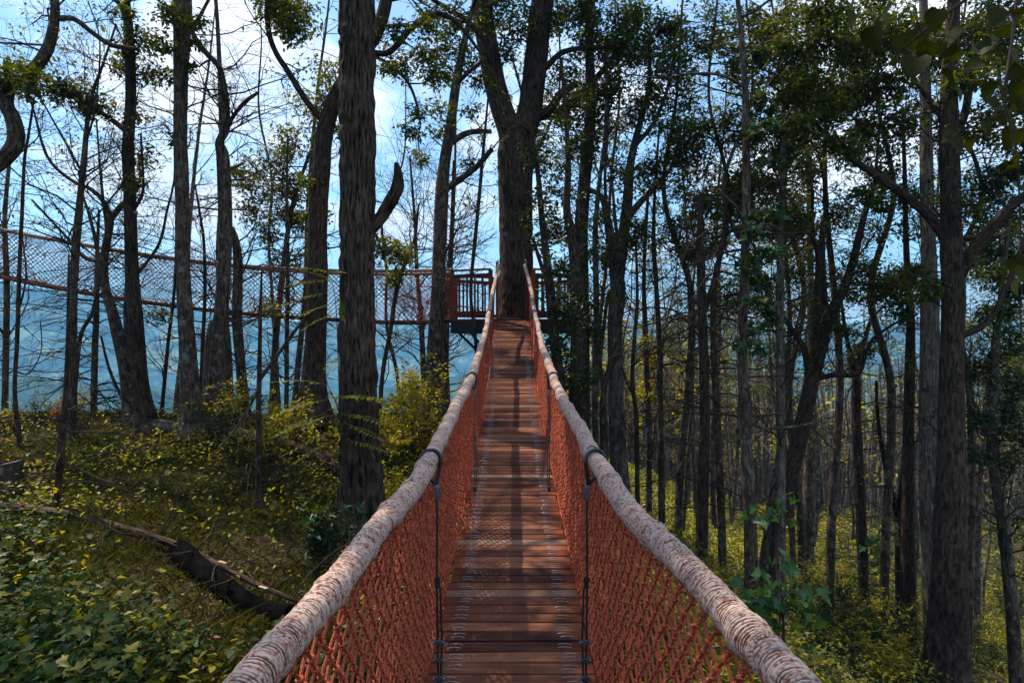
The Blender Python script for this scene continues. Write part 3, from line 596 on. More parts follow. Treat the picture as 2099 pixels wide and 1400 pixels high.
m_ = MB(); tubes(m_, np.array([[-1.12, 15.34, DZ + .95], [-.62, 15.3, DZ + .12]]), np.full(2, .006), 5); sub(m_, 'stay_wire', M['steel'], platform)
m_ = MB(); tubes(m_, np.array([[.48, 15.95, DZ + 1.5], [.62, 15.8, DZ + 1.25], [.72, 15.8, DZ + .95]]), np.array([.14, .12, .05]), 8)
bell = m_

# the second bridge, off to the left
b2 = thing('rope_bridge', 'second net-sided bridge slung across the left of the view, seen from the side and below', 'rope bridge', (-8, 15.8, 1))
xs2 = np.linspace(-1.36, -17.5, 80)
_px = np.array([925, 850, 700, 500, 300, 140, 0, -200, -600]); dzz = np.interp((xs2 * F / 15.45 + CX)[::-1], _px[::-1], np.array([655, 662, 655, 643, 620, 595, 568, 522, 420])[::-1])[::-1]
tzz = np.interp((xs2 * F / 15.45 + CX)[::-1], _px[::-1], np.array([553, 556, 556, 546, 523, 496, 471, 430, 335])[::-1])[::-1]
sm = lambda a: np.convolve(np.pad(a, 4, mode='reflect', reflect_type='odd'), np.ones(9) / 9, mode='valid')
d2z = sm((CY - dzz) * 15.45 / F); t2z = sm((CY - tzz) * 15.45 / F)
for s, yb in ((-1, 15.45), (1, 16.15)):
    m_ = MB(); tubes(m_, np.stack([xs2, np.full(80, yb), t2z], 1), np.full(80, .034) + .004 * RNG.random(80), 9); sub(m_, 'handrail', M['rail'], b2)
    m_ = MB(); tubes(m_, np.stack([xs2, np.full(80, yb), d2z + .01], 1), np.full(80, .022), 6); sub(m_, 'edge_rope', M['net_far'], b2)
    ncol = int(16 / .055); nrow = 20; col, row = np.meshgrid(np.arange(ncol), np.arange(nrow + 1), indexing='ij')
    X = -1.4 - col * .055; Zl = np.interp(-X, -xs2, d2z); Zh = np.interp(-X, -xs2, t2z) - .03; f = row / nrow
    PT = np.stack([X, yb + s * .04 * np.sin(np.pi * f) * 1.0 + 0 * X, Zl * (1 - f) + Zh * f], -1) + RNG.normal(0, .004, X.shape + (3,))
    odd = (col + row) % 2 == 0; m_ = MB()
    for dc in (-1, 1):
        ci, ri = np.where(odd[1:-1, :-1]); ci = ci + 1; tubes(m_, np.stack([PT[ci, ri], PT[ci + dc, ri + 1]], 1), np.full((len(ci), 2), .0065), 3)
    sub(m_, 'net', M['net_far'], b2, kind='stuff')
    for xh in (-3.2, -6.1, -9.2, -12.4, -15.2):
        zt_ = np.interp(-xh, -xs2, t2z); zl_ = np.interp(-xh, -xs2, d2z); m_ = MB(); tubes(m_, np.array([[xh, yb, zt_], [xh, yb + .01, zl_]]), np.full(2, .006), 5)
        t = np.linspace(0, 2 * np.pi, 13); tubes(m_, np.stack([xh + 0 * t, yb + .05 * np.cos(t), zt_ + .05 * np.sin(t)], 1), np.full(13, .009), 5); sub(m_, 'hanger', M['black_metal'], b2)
pm = MB(); box(pm, (0, 0, 0), (.094, .74, .034)); pm = pm.mesh('plank', M['plank'], smooth=False)
for x in np.arange(-1.42, -17.3, -.1005):
    z = float(np.interp(-x, -xs2, d2z)); z2 = float(np.interp(-x + .1, -xs2, d2z)); o = bpy.data.objects.new('plank', pm); COL.objects.link(o); o.parent = b2
    o.location = (x + 8, 0.0, z - .02 - 1); o.rotation_euler = (0, math.atan2(z2 - z, .1), 0)
for yb in (15.55, 16.05):
    m_ = MB(); tubes(m_, np.stack([xs2, np.full(80, yb), d2z - .047], 1), np.full(80, .012), 6); sub(m_, 'deck_cable', M['black_metal'], b2)
# ------------------------------------------------------------------ branches and leaves
def grow(rng, S, D, L, R, levels, nch=(5, 4), ratio=.5, ang=.8, curl=.25, trop=.12, K=6, tmin=.2, rr=.5):
    """levels of branches, all vectorised; returns a list of (points, radii)"""
    out = []; S = np.asarray(S, float); D = nrm(np.asarray(D, float)); L = np.asarray(L, float); R = np.asarray(R, float)
    for lv in range(levels):
        n = len(S)
        if n == 0: break
        pts = [S]; d = D.copy()
        for k in range(K - 1):
            d = nrm(d + rng.normal(0, curl, (n, 3)) + np.array([0, 0, trop])); pts.append(pts[-1] + d * (L / (K - 1))[:, None])
        Pt = np.stack(pts, 1); Rt = R[:, None] * np.linspace(1, .3, K)[None]
        out.append((Pt, Rt))
        if lv == levels - 1: break
        m = nch[min(lv, len(nch) - 1)]; t = tmin + (1 - tmin) * (np.arange(m)[None] + rng.random((n, m))) / m * .98
        i = np.repeat(np.arange(n), m); t = t.ravel(); f = t * (K - 1); a = np.clip(f.astype(int), 0, K - 2); fr = (f - a)[:, None]
        S2 = Pt[i, a] * (1 - fr) + Pt[i, a + 1] * fr; T = nrm(Pt[i, a + 1] - Pt[i, a])
        rnd = rng.normal(0, 1, (len(i), 3)); perp = nrm(rnd - (rnd * T).sum(1, keepdims=True) * T); an = ang * rng.uniform(.6, 1.3, len(i))
        D = nrm(T * np.cos(an)[:, None] + perp * np.sin(an)[:, None]); S = S2
        L = L[i] * ratio * rng.uniform(.6, 1.25, len(i)) * (1.15 - .55 * t); R = np.maximum(R[i] * rr * (1.1 - .4 * t), .0022)
    return out
def put(mb, lv, sides=(6, 4, 3)):
    for k, (p, r) in enumerate(lv): tubes(mb, p, r, sides[min(k, len(sides) - 1)])
def sample(rng, lv, n, levels=(-1,)):
    """n random points on the given levels with the branch direction there"""
    Pt = np.concatenate([lv[k][0] for k in levels if -len(lv) <= k < len(lv)]); K = Pt.shape[1]
    i = rng.integers(0, len(Pt), n); f = rng.uniform(.15, 1, n) * (K - 1); a = np.clip(f.astype(int), 0, K - 2); fr = (f - a)[:, None]
    return Pt[i, a] * (1 - fr) + Pt[i, a + 1] * fr, nrm(Pt[i, a + 1] - Pt[i, a])
def leaves(mb, rng, C, size, D=None, width=.48, droop=.35, flat=.6, fold=.22):
    """folded rhombic leaves at C"""
    n = len(C); size = np.broadcast_to(size, (n,)) * rng.uniform(.6, 1.25, n)
    a = rng.normal(0, 1, (n, 3)); a[:, 2] *= .5
    if D is not None: a = nrm(a) + D * .7
    a[:, 2] -= droop; a = nrm(a)
    up = rng.normal(0, 1 - flat, (n, 3)) + np.array([0, 0, 1.]); b = nrm(np.cross(up, a)); nn = np.cross(a, b)
    s = size[:, None]; m = C + a * s * .45
    V = np.stack([C, m + b * s * width * .5 + nn * s * fold * .5, C + a * s - nn * s * .08, m - b * s * width * .5 + nn * s * fold * .5], 1)
    i = np.arange(n)[:, None] * 4
    T = np.stack([i + [[0, 1, 2]], i + [[0, 2, 3]]], 1).reshape(-1, 3) if False else np.concatenate([i + np.array([[0, 2, 1]]), i + np.array([[0, 3, 2]])])
    mb.add(V.reshape(-1, 3), t=T)
MAPLE = np.array([(0, 0), (.22, -.06), (.50, .02), (.34, .20), (.56, .46), (.28, .44), (.20, .62), (0, 1.0), (-.20, .62), (-.28, .44), (-.56, .46), (-.34, .20), (-.50, .02), (-.22, -.06)])
HEART = np.array([(0, 0), (.28, -.12), (.50, .08), (.50, .38), (.28, .72), (0, 1.0), (-.28, .72), (-.50, .38), (-.50, .08), (-.28, -.12)])
def leafshape(mb, rng, C, size, outline, droop=.5, D=None, tilt=.35):
    n = len(C); size = np.broadcast_to(size, (n,)) * rng.uniform(.65, 1.2, n)
    a = rng.normal(0, 1, (n, 3)); a[:, 2] *= .3
    if D is not None: a = nrm(a) + D
    a[:, 2] -= droop; a = nrm(a); up = rng.normal(0, tilt, (n, 3)) + np.array([0, -.25, 1.]); b = nrm(np.cross(up, a)); nn = np.cross(a, b)
    o = outline; k = len(o); cup = (np.abs(o[:, 0]) * .35 - .10 * o[:, 1] ** 2)
    V = C[:, None] + size[:, None, None] * (b[:, None] * o[None, :, 0:1] + a[:, None] * o[None, :, 1:2] + nn[:, None] * cup[None, :, None])
    ce = C[:, None] + size[:, None, None] * a[:, None] * .38; V = np.concatenate([V, ce], 1)
    i = np.arange(n)[:, None] * (k + 1); T = np.concatenate([i + np.array([[j, (j + 1) % k, k]]) for j in range(k)])
    mb.add(V.reshape(-1, 3), t=T)

def trunk_mb(mb, pts, R, disp=.0, seed=0, ring=.12, sides=14, lump=.06, flare=True):
    L = np.linalg.norm(np.diff(pts, axis=0), axis=1).sum(); n = max(6, int(L / ring))
    q = catmull(np.concatenate([pts, R[:, None]], 1), n); C, r = q[:, :3], np.maximum(q[:, 3], .004)
    s = np.linspace(0, L, n); th = np.arange(sides) / sides
    U, V = np.meshgrid(th, s, indexing='xy'); r0 = np.median(r); nl = 3
    R2 = r[:, None] * (1 + lump * 2 * (vnoise(U, V / (r0 * 5 + .1), nl, seed) - .5))
    if disp:
        nu = max(8, int(2 * np.pi * r0 / .05)); a1 = vnoise((U + .06 * vnoise(U, V * 1.3, 6, seed + 9)) % 1, V / .22, nu, seed + 1); a2 = vnoise(U, V / .07, nu * 2, seed + 2)
        rid = 1 - np.abs(2 * a1 - 1); R2 = R2 + disp * (1.0 - rid ** .7 * 1.5 + .45 * (a2 - .5))
    if flare: R2 = R2 * (1 + .75 * np.exp(-V / (r0 * 2.8)) * (1 + .5 * np.sin(2 * np.pi * U * 4 + seed)))
    tubes(mb, C[None], R2[None], sides); return C, r
HEROES = []
def short(lab):
    w = lab.split(',')[0].split()[:6]
    while w[-1] in ('and', 'the', 'in', 'of', 'with', 'a', 'at', 'by', 'from', 'to', 'close', 'rising', 'behind', 'right', 'left', 'between', 'low', 'beside', 'that', 'is', 'just', 'halfway', 'through', 'its', 'clad', 'running', 'wrapped', 'immediately', 'second', 'farther', 'forking', 'bridge', 'leaning') and len(w) > 3: w.pop()
    return ' '.join(w)
def branch_tufts(tw, cr, rng, root_pts, C, Rm, n, leaf, dia=.02, maple=False, sub_n=26):
    """a leafy cluster at C fed by a curved branch from the nearest point of the trunk"""
    j = np.argmin(np.linalg.norm(root_pts - C, axis=1) + .25 * np.abs(root_pts[:, 2] - C[2] + .3 * Rm)); S = root_pts[j]
    if np.linalg.norm(S - C) > Rm * .5:
        m = (S + C) / 2 + rng.normal(0, .08, 3) * np.linalg.norm(C - S); tubes(tw, catmull(np.stack([S, m, C]), 7), np.linspace(dia, dia * .35, 7), 5)
    n = int(n * (1.0 if maple else 1.9)); k = max(3, n // sub_n); d = nrm(rng.normal(0, 1, (k, 3))); c = C + d * (Rm * rng.uniform(.25, 1, k) ** .6)[:, None] * np.array([1, 1, .85])
    mid = (C + c) / 2 + rng.normal(0, .06 * Rm, (k, 3)); tubes(tw, np.stack([np.broadcast_to(C, c.shape), mid, c], 1), np.tile([.008, .005, .002], (k, 1)), 3)
    i = rng.integers(0, k, n); sg = min(.16, .22 * Rm + .04); pos = c[i] + rng.normal(0, sg, (n, 3)) * np.array([1, 1, .7])
    if maple: leafshape(cr, rng, pos, leaf, MAPLE)
    else: leaves(cr, rng, pos, leaf * 1.12)
def tree(name, label, d, pts, limbs=(), bark='bark_dark', leaf='leaf_canopy', disp=0., sides=14, ring=.12, twigs=0, twlen=1.2, twlev=2, twfrom=.35, tlv=0,
         tufts=(), tleaf=.10, crown=0, up=5., dead=False, seed=1, cat='tree', group=None, toground=True, maple=False, twig='twig', flare=True, kinkd=.0, ldrift=.5, twn=(5, 4)):
    rng = np.random.default_rng(seed + 1000); H = np.array([P(a, b, d) for a, b, w in pts]); R = np.array([w * d / F / 2 for a, b, w in pts])
    H[:, 1] += kinkd * np.linspace(0, 1, len(H))
    if toground:
        gz = float(ground(H[0, 0], H[0, 1])); keep = H[:, 2] > gz + .05; keep[-2:] = True; H, R = H[keep], R[keep]
        b0 = H[0].copy(); b0[2] = gz - .18; b0[0] -= (H[1, 0] - H[0, 0]) / max(.2, H[1, 2] - H[0, 2]) * (H[0, 2] - b0[2]) * .4
        if H[0, 2] - gz > .12: H = np.concatenate([[b0], H]); R = np.concatenate([[R[0] * 1.06], R])
    if up and pts[-1][1] <= 5:                              # the part above the frame
        dd = nrm(H[-1] - H[-2]); e = H[-1]; r0 = R[-1]
        ex = [e + dd * up * .4 + rng.normal(0, .12, 3), e + dd * up * .75 + rng.normal(0, .25, 3) + [0, 0, .3], e + dd * up + rng.normal(0, .4, 3) + [0, 0, .5]]
        H = np.concatenate([H, ex]); R = np.concatenate([R, [r0 * .7, r0 * .4, r0 * .14]])
    base = H[0] + [0, 0, .18 if toground else 0]
    root = thing(name, label, cat, base, group); HEROES.append((pts[len(pts) // 2][0], d, label))
    tm = MB(); C, r = trunk_mb(tm, H, R, disp, seed, ring, sides, flare=flare and toground); sub(tm, 'trunk', M[bark], root)
    allp = [C]; allr = [r]
    for k, lb in enumerate(limbs):
        lh = np.array([P(a, b, d) for a, b, w in lb]); j = np.argmin(np.linalg.norm(C - lh[0], axis=1)); lh[:, 1] = C[j, 1] + rng.choice([-1, 1]) * ldrift * np.linspace(0, 1, len(lh)) ** 1.2
        lr = np.array([w * d / F / 2 for a, b, w in lb]); lh = np.concatenate([[C[j] * .75 + lh[0] * .25], lh[1:]]) if np.linalg.norm(C[j] - lh[0]) < .6 else lh
        if lb[-1][1] <= 5:
            e = lh[-1]; dd = nrm(lh[-1] - lh[-2]); lh = np.concatenate([lh, [e + dd * 1.2 + rng.normal(0, .15, 3), e + dd * 2.4 + rng.normal(0, .3, 3)]]); lr = np.concatenate([lr, [lr[-1] * .6, lr[-1] * .2]])
        lm = MB(); C2, r2 = trunk_mb(lm, lh, lr, disp * .5, seed + k + 3, ring, max(8, sides // 2), flare=False); sub(lm, 'limb', M[bark], root); allp.append(C2); allr.append(r2)
    AP = np.concatenate(allp); AR = np.concatenate(allr); tw = MB(); cr = MB()
    if twigs:
        zf = base[2] + twfrom * 9.; cand = np.concatenate([np.where(C[:, 2] > zf)[0][:: 1]] + [len(C) + sum(len(q) for q in allp[1:k + 1]) + np.arange(2, len(allp[k + 1])) for k in range(len(limbs))]) if len(limbs) else np.where(C[:, 2] > zf)[0]
        if len(cand):
            i = rng.choice(cand, twigs); S = AP[i]; az = rng.uniform(0, 2 * np.pi, twigs)
            el = rng.uniform(-.15, .35, twigs) if dead else rng.uniform(.0, .9, twigs); D = np.stack([np.cos(az) * np.cos(el), np.sin(az) * np.cos(el), np.sin(el)], 1)
            lv = grow(rng, S, D, twlen * rng.uniform(.5, 1.3, twigs), np.clip(AR[i] * .3, .005, .018), twlev, nch=twn, curl=.16 if dead else .24, trop=-.07 if dead else .08, ang=.6 if dead else .75, ratio=.5)
            put(tw, lv)
            if tlv: p, D_ = sample(rng, lv, tlv, (-1, -2)); leaves(cr, rng, p + rng.normal(0, .03, p.shape), tleaf, D_)
    for (a, b, rp, n, *dd) in tufts:
        dt = d + (dd[0] if dd else rng.uniform(-.6, .6)); branch_tufts(tw, cr, rng, AP, P(a, b, dt), rp * dt / F, n, tleaf, maple=maple)
    if crown:
        top = C[C[:, 2] > 4.2 * d / 9.5 + .6] if (C[:, 2] > 4.2 * d / 9.5 + .6).any() else C[-5:]; n = 26; i = rng.integers(0, len(top), n); az = rng.uniform(0, 2 * np.pi, n); el = rng.uniform(.1, .9, n)
        lv = grow(rng, top[i], np.stack([np.cos(az) * np.cos(el), np.sin(az) * np.cos(el), np.sin(el)], 1), rng.uniform(1.2, 3.0, n), np.full(n, .03), 3, nch=(5, 4), curl=.2)
        put(tw, lv); p, D_ = sample(rng, lv, crown, (-1, -2)); leaves(cr, rng, p + rng.normal(0, .06, p.shape), tleaf * 1.35, D_)
    sub(tw, 'twigs', M[twig], root, kind='stuff'); sub(cr, 'crown', M[leaf], root, kind='stuff')
    return root

# ---- left side
tree('twisted_tree', 'sinuous leaning trunk snaking in at the upper left edge', 11.5, [(-210, 1000, 40), (-200, 700, 36), (-130, 480, 34), (-50, 370, 32), (5, 330, 30), (33, 290, 32), (25, 240, 30), (12, 215, 28), (20, 180, 26), (50, 155, 24), (77, 134, 23), (98, 100, 22), (108, 65, 20), (112, 35, 18), (112, 0, 16)],
     limbs=[[(115, 42, 12), (145, 34, 11), (172, 55, 10), (205, 75, 10), (252, 76, 8)], [(20, 200, 9), (-20, 120, 6), (-40, 60, 4)], [(60, 85, 5), (20, 100, 4), (-15, 115, 3)], [(110, 15, 7), (80, 5, 5), (55, -10, 4)]],
     bark='bark_grey', twigs=16, twlen=1.2, twlev=3, tufts=[(30, 160, 45, 260), (70, 175, 30, 120)], tleaf=.10, seed=2, up=3)
tree('young_tree', 'slim straight young tree at the left edge with thin arching branches', 11.5, [(38, 880, 10), (30, 800, 8), (35, 700, 8), (38, 600, 8), (42, 500, 7), (45, 440, 7), (50, 330, 6), (58, 280, 5), (70, 200, 4)],
     bark='bark_dark', twigs=36, twlen=1.6, twlev=3, twfrom=.1, dead=True, seed=3, up=0, limbs=[[(38, 640, 4), (60, 600, 4), (80, 560, 3), (90, 500, 2)], [(36, 760, 4), (70, 765, 3), (110, 720, 2), (125, 660, 2)]])
tree('bare_tree', 'bare narrow trunk furthest left on the skyline', 16, [(10, 830, 12), (14, 600, 11), (10, 450, 9), (20, 300, 6), (12, 180, 4)], bark='bark_grey', twigs=34, twlen=1.9, twlev=3, twfrom=.1, seed=4, up=0, twig='twig')
tree('forked_tree', 'dark trunk with tufts of green leaves left of the tallest straight pole-like trunk', 13, [(300, 862, 40), (288, 780, 31), (278, 650, 28), (270, 560, 27), (268, 450, 24), (264, 350, 23), (262, 300, 23), (268, 200, 21), (265, 100, 21), (258, 0, 16)],
     limbs=[[(258, 268, 12), (220, 240, 10), (180, 215, 9), (130, 190, 8), (80, 176, 7), (20, 158, 6), (-40, 150, 5)], [(262, 30, 9), (245, 5, 8), (235, -20, 7)], [(275, 440, 8), (300, 400, 6), (310, 350, 5), (318, 290, 4)], [(290, 570, 7), (320, 500, 6), (330, 430, 5), (338, 360, 4), (330, 280, 3)]],
     twigs=34, twlen=1.5, twlev=3, twfrom=.45, tlv=400, crown=700, seed=5, leaf='leaf_canopy',
     tufts=[(205, 215, 22, 110), (165, 195, 28, 150), (120, 175, 30, 180), (60, 160, 32, 200), (30, 150, 25, 140), (190, 220, 22, 110), (295, 85, 38, 190), (262, 110, 24, 110), (300, 150, 34, 130), (250, 140, 25, 110), (275, 230, 25, 90), (290, 320, 25, 90), (270, 380, 22, 80), (15, 158, 24, 120), (258, 20, 20, 90)])
tree('leaning_tree', 'crooked pale brown tree that forks just above the side bridge on the left', 14, [(268, 850, 28), (262, 790, 28), (248, 710, 25), (230, 640, 22), (216, 590, 17), (214, 530, 16), (222, 480, 15), (225, 445, 14), (206, 405, 9), (180, 385, 8), (150, 372, 7), (110, 340, 6), (88, 300, 5), (70, 230, 4), (55, 190, 3)],
     limbs=[[(225, 448, 12), (243, 420, 11), (262, 392, 9), (268, 360, 6), (255, 300, 4)], [(216, 540, 10), (180, 530, 8), (160, 500, 6), (130, 460, 5), (100, 420, 4)], [(222, 490, 7), (218, 400, 6), (222, 330, 4), (228, 260, 3)]],
     bark='bark_grey', twigs=50, twlen=1.8, twlev=3, twfrom=.35, seed=6, up=0, tlv=1100, leaf='leaf_gold', tleaf=.085)
tree('bare_tree', 'slender trunk left of the forked crooked tree, rising past the side bridge', 12.6, [(146, 850, 22), (148, 700, 18), (150, 600, 17), (156, 500, 16), (165, 400, 13), (172, 330, 12), (178, 260, 9), (190, 190, 7), (212, 130, 5), (238, 50, 4)],
     bark='bark_grey', twigs=48, twlen=1.7, twlev=3, twfrom=.35, seed=7, up=0, tlv=900, leaf='leaf_gold', tleaf=.085, limbs=[[(170, 360, 5), (140, 290, 4), (110, 220, 3), (80, 150, 2)], [(176, 300, 5), (205, 220, 4), (225, 100, 3), (215, 30, 2)]])
tree('bare_tree', 'dark crooked stem crossing the side bridge net beside the slender trunk', 12.2, [(150, 840, 11), (158, 740, 9), (168, 680, 8), (190, 640, 8), (203, 570, 9), (199, 510, 8), (184, 445, 6), (170, 400, 4), (160, 350, 3)], twigs=24, twlen=1.1, twlev=3, twfrom=.1, dead=True, seed=8, up=0)
tree('dead_sapling', 'dead dark sapling with drooping twigs rising from the fallen pole at left', 8.2, [(119, 1062, 14), (119, 1000, 13), (125, 930, 15), (128, 870, 14), (134, 820, 10), (138, 720, 7), (140, 600, 5), (141, 520, 3)], twigs=30, twlen=1.0, twlev=3, twfrom=.03, dead=True, seed=9, up=0, bark='bark_dark', twn=(4, 3))
tree('bare_tree', 'thin straight trunk against the blue hills, under the forked crooked tree', 15, [(193, 850, 13), (195, 700, 12), (198, 640, 11), (198, 550, 8), (203, 430, 5)], bark='bark_grey', twigs=46, twlen=1.5, twlev=3, twfrom=.02, dead=True, seed=10, up=0)
tree('bare_tree', 'twin-stemmed trunk standing close behind the leaning crooked tree', 14.6, [(273, 850, 20), (268, 760, 18), (262, 680, 16), (262, 600, 14), (268, 500, 10), (255, 420, 6)], bark='bark_grey', twigs=22, twlen=1.3, twlev=3, twfrom=.2, seed=11, up=0, limbs=[[(245, 850, 6), (238, 760, 6), (236, 690, 4)]])
tree('tall_tree', 'tall straight pole-like trunk third of the large ones from the left', 12.6, [(396, 872, 44), (388, 780, 37), (383, 700, 33), (378, 620, 30), (374, 520, 28), (373, 400, 27), (370, 250, 26), (372, 100, 31), (374, 0, 37)], sides=20, disp=.006, ring=.06,
     bark='bark_grey', twigs=16, twlen=.9, twlev=3, twfrom=.4, crown=700, seed=12, tufts=[(352, 30, 26, 130), (345, 95, 20, 80), (392, 45, 24, 80), (345, 150, 20, 60), (362, 285, 14, 40), (385, 130, 14, 50), (400, 85, 20, 60)])
tree('bare_tree', 'thick trunk with a broken stub, its bare top bending left into the clouds', 13.2, [(440, 842, 36), (446, 720, 30), (455, 620, 28), (462, 500, 26), (461, 400, 27), (457, 320, 25), (450, 292, 17), (464, 262, 15), (462, 200, 13), (450, 140, 12), (425, 112, 11), (402, 82, 10), (395, 60, 8), (412, 30, 7), (428, 0, 6)],
     limbs=[[(465, 265, 9), (490, 235, 8), (520, 217, 8), (548, 210, 5)], [(466, 350, 9), (477, 335, 6), (482, 318, 2)], [(436, 118, 4), (410, 118, 4), (385, 116, 3)], [(455, 240, 4), (438, 200, 3), (432, 165, 2)]],
     bark='bark_grey', twigs=46, twlen=1.5, twlev=3, twfrom=.5, seed=13, up=1.5, sides=18, ring=.09)
tree('snag', 'short pale broken snag beside the thick stubbed trunk', 13.4, [(424, 840, 14), (424, 780, 16), (428, 720, 18), (436, 660, 16), (438, 655, 5)], bark='bark_pale', seed=14, up=0)
tree('bare_tree', 'trunk with a decayed top just right of the thick stubbed trunk', 14, [(502, 850, 24), (494, 760, 20), (486, 650, 20), (488, 540, 19), (482, 490, 13), (476, 465, 5)], bark='bark_grey', twigs=18, twlen=1.4, twlev=3, twfrom=.1, seed=15, up=0, tufts=[(560, 640, 30, 90), (330, 640, 22, 70)], leaf='leaf_gold')
tree('dead_sapling', 'dark dead sapling with a few bent twigs standing alone in the left clearing', 9.1, [(530, 1036, 16), (531, 950, 12), (530, 850, 11), (532, 740, 9), (534, 640, 7), (536, 560, 4)], twigs=26, twlen=1.3, twlev=3, twfrom=.02, dead=True, seed=16, up=0, bark='bark_dark', limbs=[[(533, 780, 9), (555, 740, 8), (585, 690, 7), (610, 650, 6), (650, 610, 4)], [(530, 800, 6), (500, 870, 5), (470, 920, 3)]])
tree('bare_tree', 'thin stem with wiry branches between the decayed trunk and the leaning tree', 14.5, [(585, 865, 10), (588, 700, 9), (590, 560, 8), (588, 400, 6), (590, 280, 4)], twigs=40, twlen=1.5, twlev=3, twfrom=.05, seed=17, up=0, bark='bark_grey')
tree('bare_tree', 'thin trunk tilted right in front of the hills between two thick trunks', 14.2, [(330, 860, 8), (345, 700, 7), (357, 600, 6), (362, 480, 5), (366, 380, 3)], twigs=26, twlen=1.2, twlev=3, twfrom=.05, seed=18, up=0)
tree('bare_tree', 'thin wavy stem rising close right of the tall pole-like trunk', 14.1, [(410, 850, 9), (416, 700, 8), (420, 600, 7), (418, 500, 6), (410, 440, 5), (400, 380, 3)], twigs=26, twlen=1.2, twlev=3, twfrom=.05, seed=19, up=0)
tree('leafy_tree', 'bushy golden-green tree crown behind the leaning tree left of the big trunk', 17, [(560, 900, 16), (565, 700, 14), (580, 560, 12), (600, 420, 9), (640, 300, 6), (680, 180, 4)], leaf='leaf_gold', bark='bark_grey', twigs=20, twlen=1.5, twlev=3, twfrom=.4, seed=20, up=0, tleaf=.105,
     tufts=[(680, 160, 38, 240), (640, 220, 40, 260), (600, 290, 42, 280), (545, 330, 42, 300), (510, 370, 34, 220), (560, 390, 45, 330), (610, 380, 40, 300), (520, 430, 34, 240), (580, 450, 36, 240), (545, 480, 28, 160), (620, 450, 30, 200), (690, 260, 30, 160), (495, 350, 20, 90), (620, 530, 26, 120), (575, 540, 24, 100)])
tree('leaning_tree', 'heavy dark tree leaning right behind the big trunk, wide at its foot', 13.3, [(645, 910, 66), (643, 870, 55), (642, 800, 48), (646, 700, 43), (650, 600, 41), (650, 520, 40), (653, 420, 38), (660, 340, 36), (664, 280, 36), (685, 205, 31), (715, 150, 28), (755, 95, 28), (778, 50, 28), (790, 10, 26), (800, -60, 22)],
     limbs=[[(660, 250, 14), (630, 210, 13), (600, 160, 12), (574, 118, 11), (564, 75, 11), (566, 0, 9)], [(768, 117, 13), (790, 108, 13), (815, 85, 13), (840, 50, 12), (888, 16, 11), (930, 28, 9), (962, 62, 7), (985, 90, 5)], [(778, 60, 9), (815, 42, 8), (850, 30, 7)], [(772, 122, 7), (805, 135, 7), (835, 165, 6), (850, 205, 5), (855, 240, 4)], [(690, 225, 8), (720, 240, 7), (745, 215, 6)]],
     disp=.008, sides=24, ring=.07, twigs=22, twlen=1.0, twlev=3, twfrom=.6, tlv=500, crown=500, seed=21, tleaf=.10,
     tufts=[(580, 25, 40, 420), (600, 70, 30, 200), (560, 10, 30, 200), (620, 20, 30, 150), (645, 440, 28, 150), (650, 500, 26, 130), (640, 380, 20, 80), (800, 120, 24, 90), (835, 140, 28, 110), (790, 150, 20, 60), (850, 230, 24, 80), (815, 60, 20, 70), (840, 270, 22, 80), (880, 60, 26, 110), (870, 110, 34, 150), (900, 150, 34, 160), (770, 500, 20, 60), (860, 320, 20, 60)])
tree('big_tree', 'biggest straight furrowed trunk in front, standing just left of the bridge', 9.4, [(746, 1115, 84), (742, 1050, 78), (738, 950, 76), (735, 800, 75), (733, 600, 71), (733, 450, 72), (733, 300, 72), (732, 200, 71), (733, 100, 71), (734, 0, 72)],
     limbs=[[(762, 490, 26), (780, 450, 27), (800, 420, 28), (817, 395, 26), (822, 368, 20), (820, 345, 8)]], disp=.030, sides=110, ring=.02, bark='bark_big', crown=900, seed=22, up=7, tleaf=.10, ldrift=.3)
tree('bare_tree', 'rough-barked trunk between the big tree and the platform, with two upswept limbs', 15.4, [(886, 872, 40), (888, 800, 35), (892, 700, 32), (898, 600, 29), (901, 520, 28), (905, 400, 28), (912, 330, 23), (922, 270, 21), (933, 185, 19), (945, 120, 16), (958, 60, 12), (975, 0, 9)],
     limbs=[[(912, 392, 13), (945, 370, 13), (980, 348, 12), (1010, 318, 10)], [(918, 300, 14), (945, 275, 13), (970, 262, 12), (1005, 256, 9)], [(936, 172, 10), (960, 158, 9), (990, 145, 7)], [(908, 540, 6), (918, 515, 5), (930, 495, 3)]],
     bark='bark_grey', twigs=24, twlen=1.2, twlev=3, twfrom=.6, tlv=300, crown=500, seed=23, sides=18, ring=.09, tleaf=.10,
     tufts=[(905, 230, 26, 100), (915, 160, 34, 150), (895, 100, 34, 150), (960, 110, 34, 160), (985, 170, 26, 120), (905, 270, 16, 50), (960, 225, 18, 50), (930, 40, 34, 150), (980, 40, 30, 120), (960, 330, 16, 40)])
tree('bare_tree', 'thin dark stem just left of the platform tree', 15, [(985, 900, 8), (975, 700, 7), (965, 600, 7), (975, 480, 8), (988, 340, 7), (996, 250, 5), (1005, 150, 3)], twigs=20, twlen=.9, twlev=3, twfrom=.3, seed=24, up=0, tlv=200)
tree('bare_tree', 'slim bowed stem seen through the side bridge net right of the big trunk', 13.2, [(778, 860, 9), (785, 760, 9), (800, 680, 9), (812, 600, 9), (830, 540, 8), (850, 490, 6), (858, 420, 4)], twigs=28, twlen=1.2, twlev=3, twfrom=.1, seed=25, up=0, bark='bark_dark', tufts=[(815, 520, 34, 240), (805, 560, 20, 90)], leaf='leaf_gold')
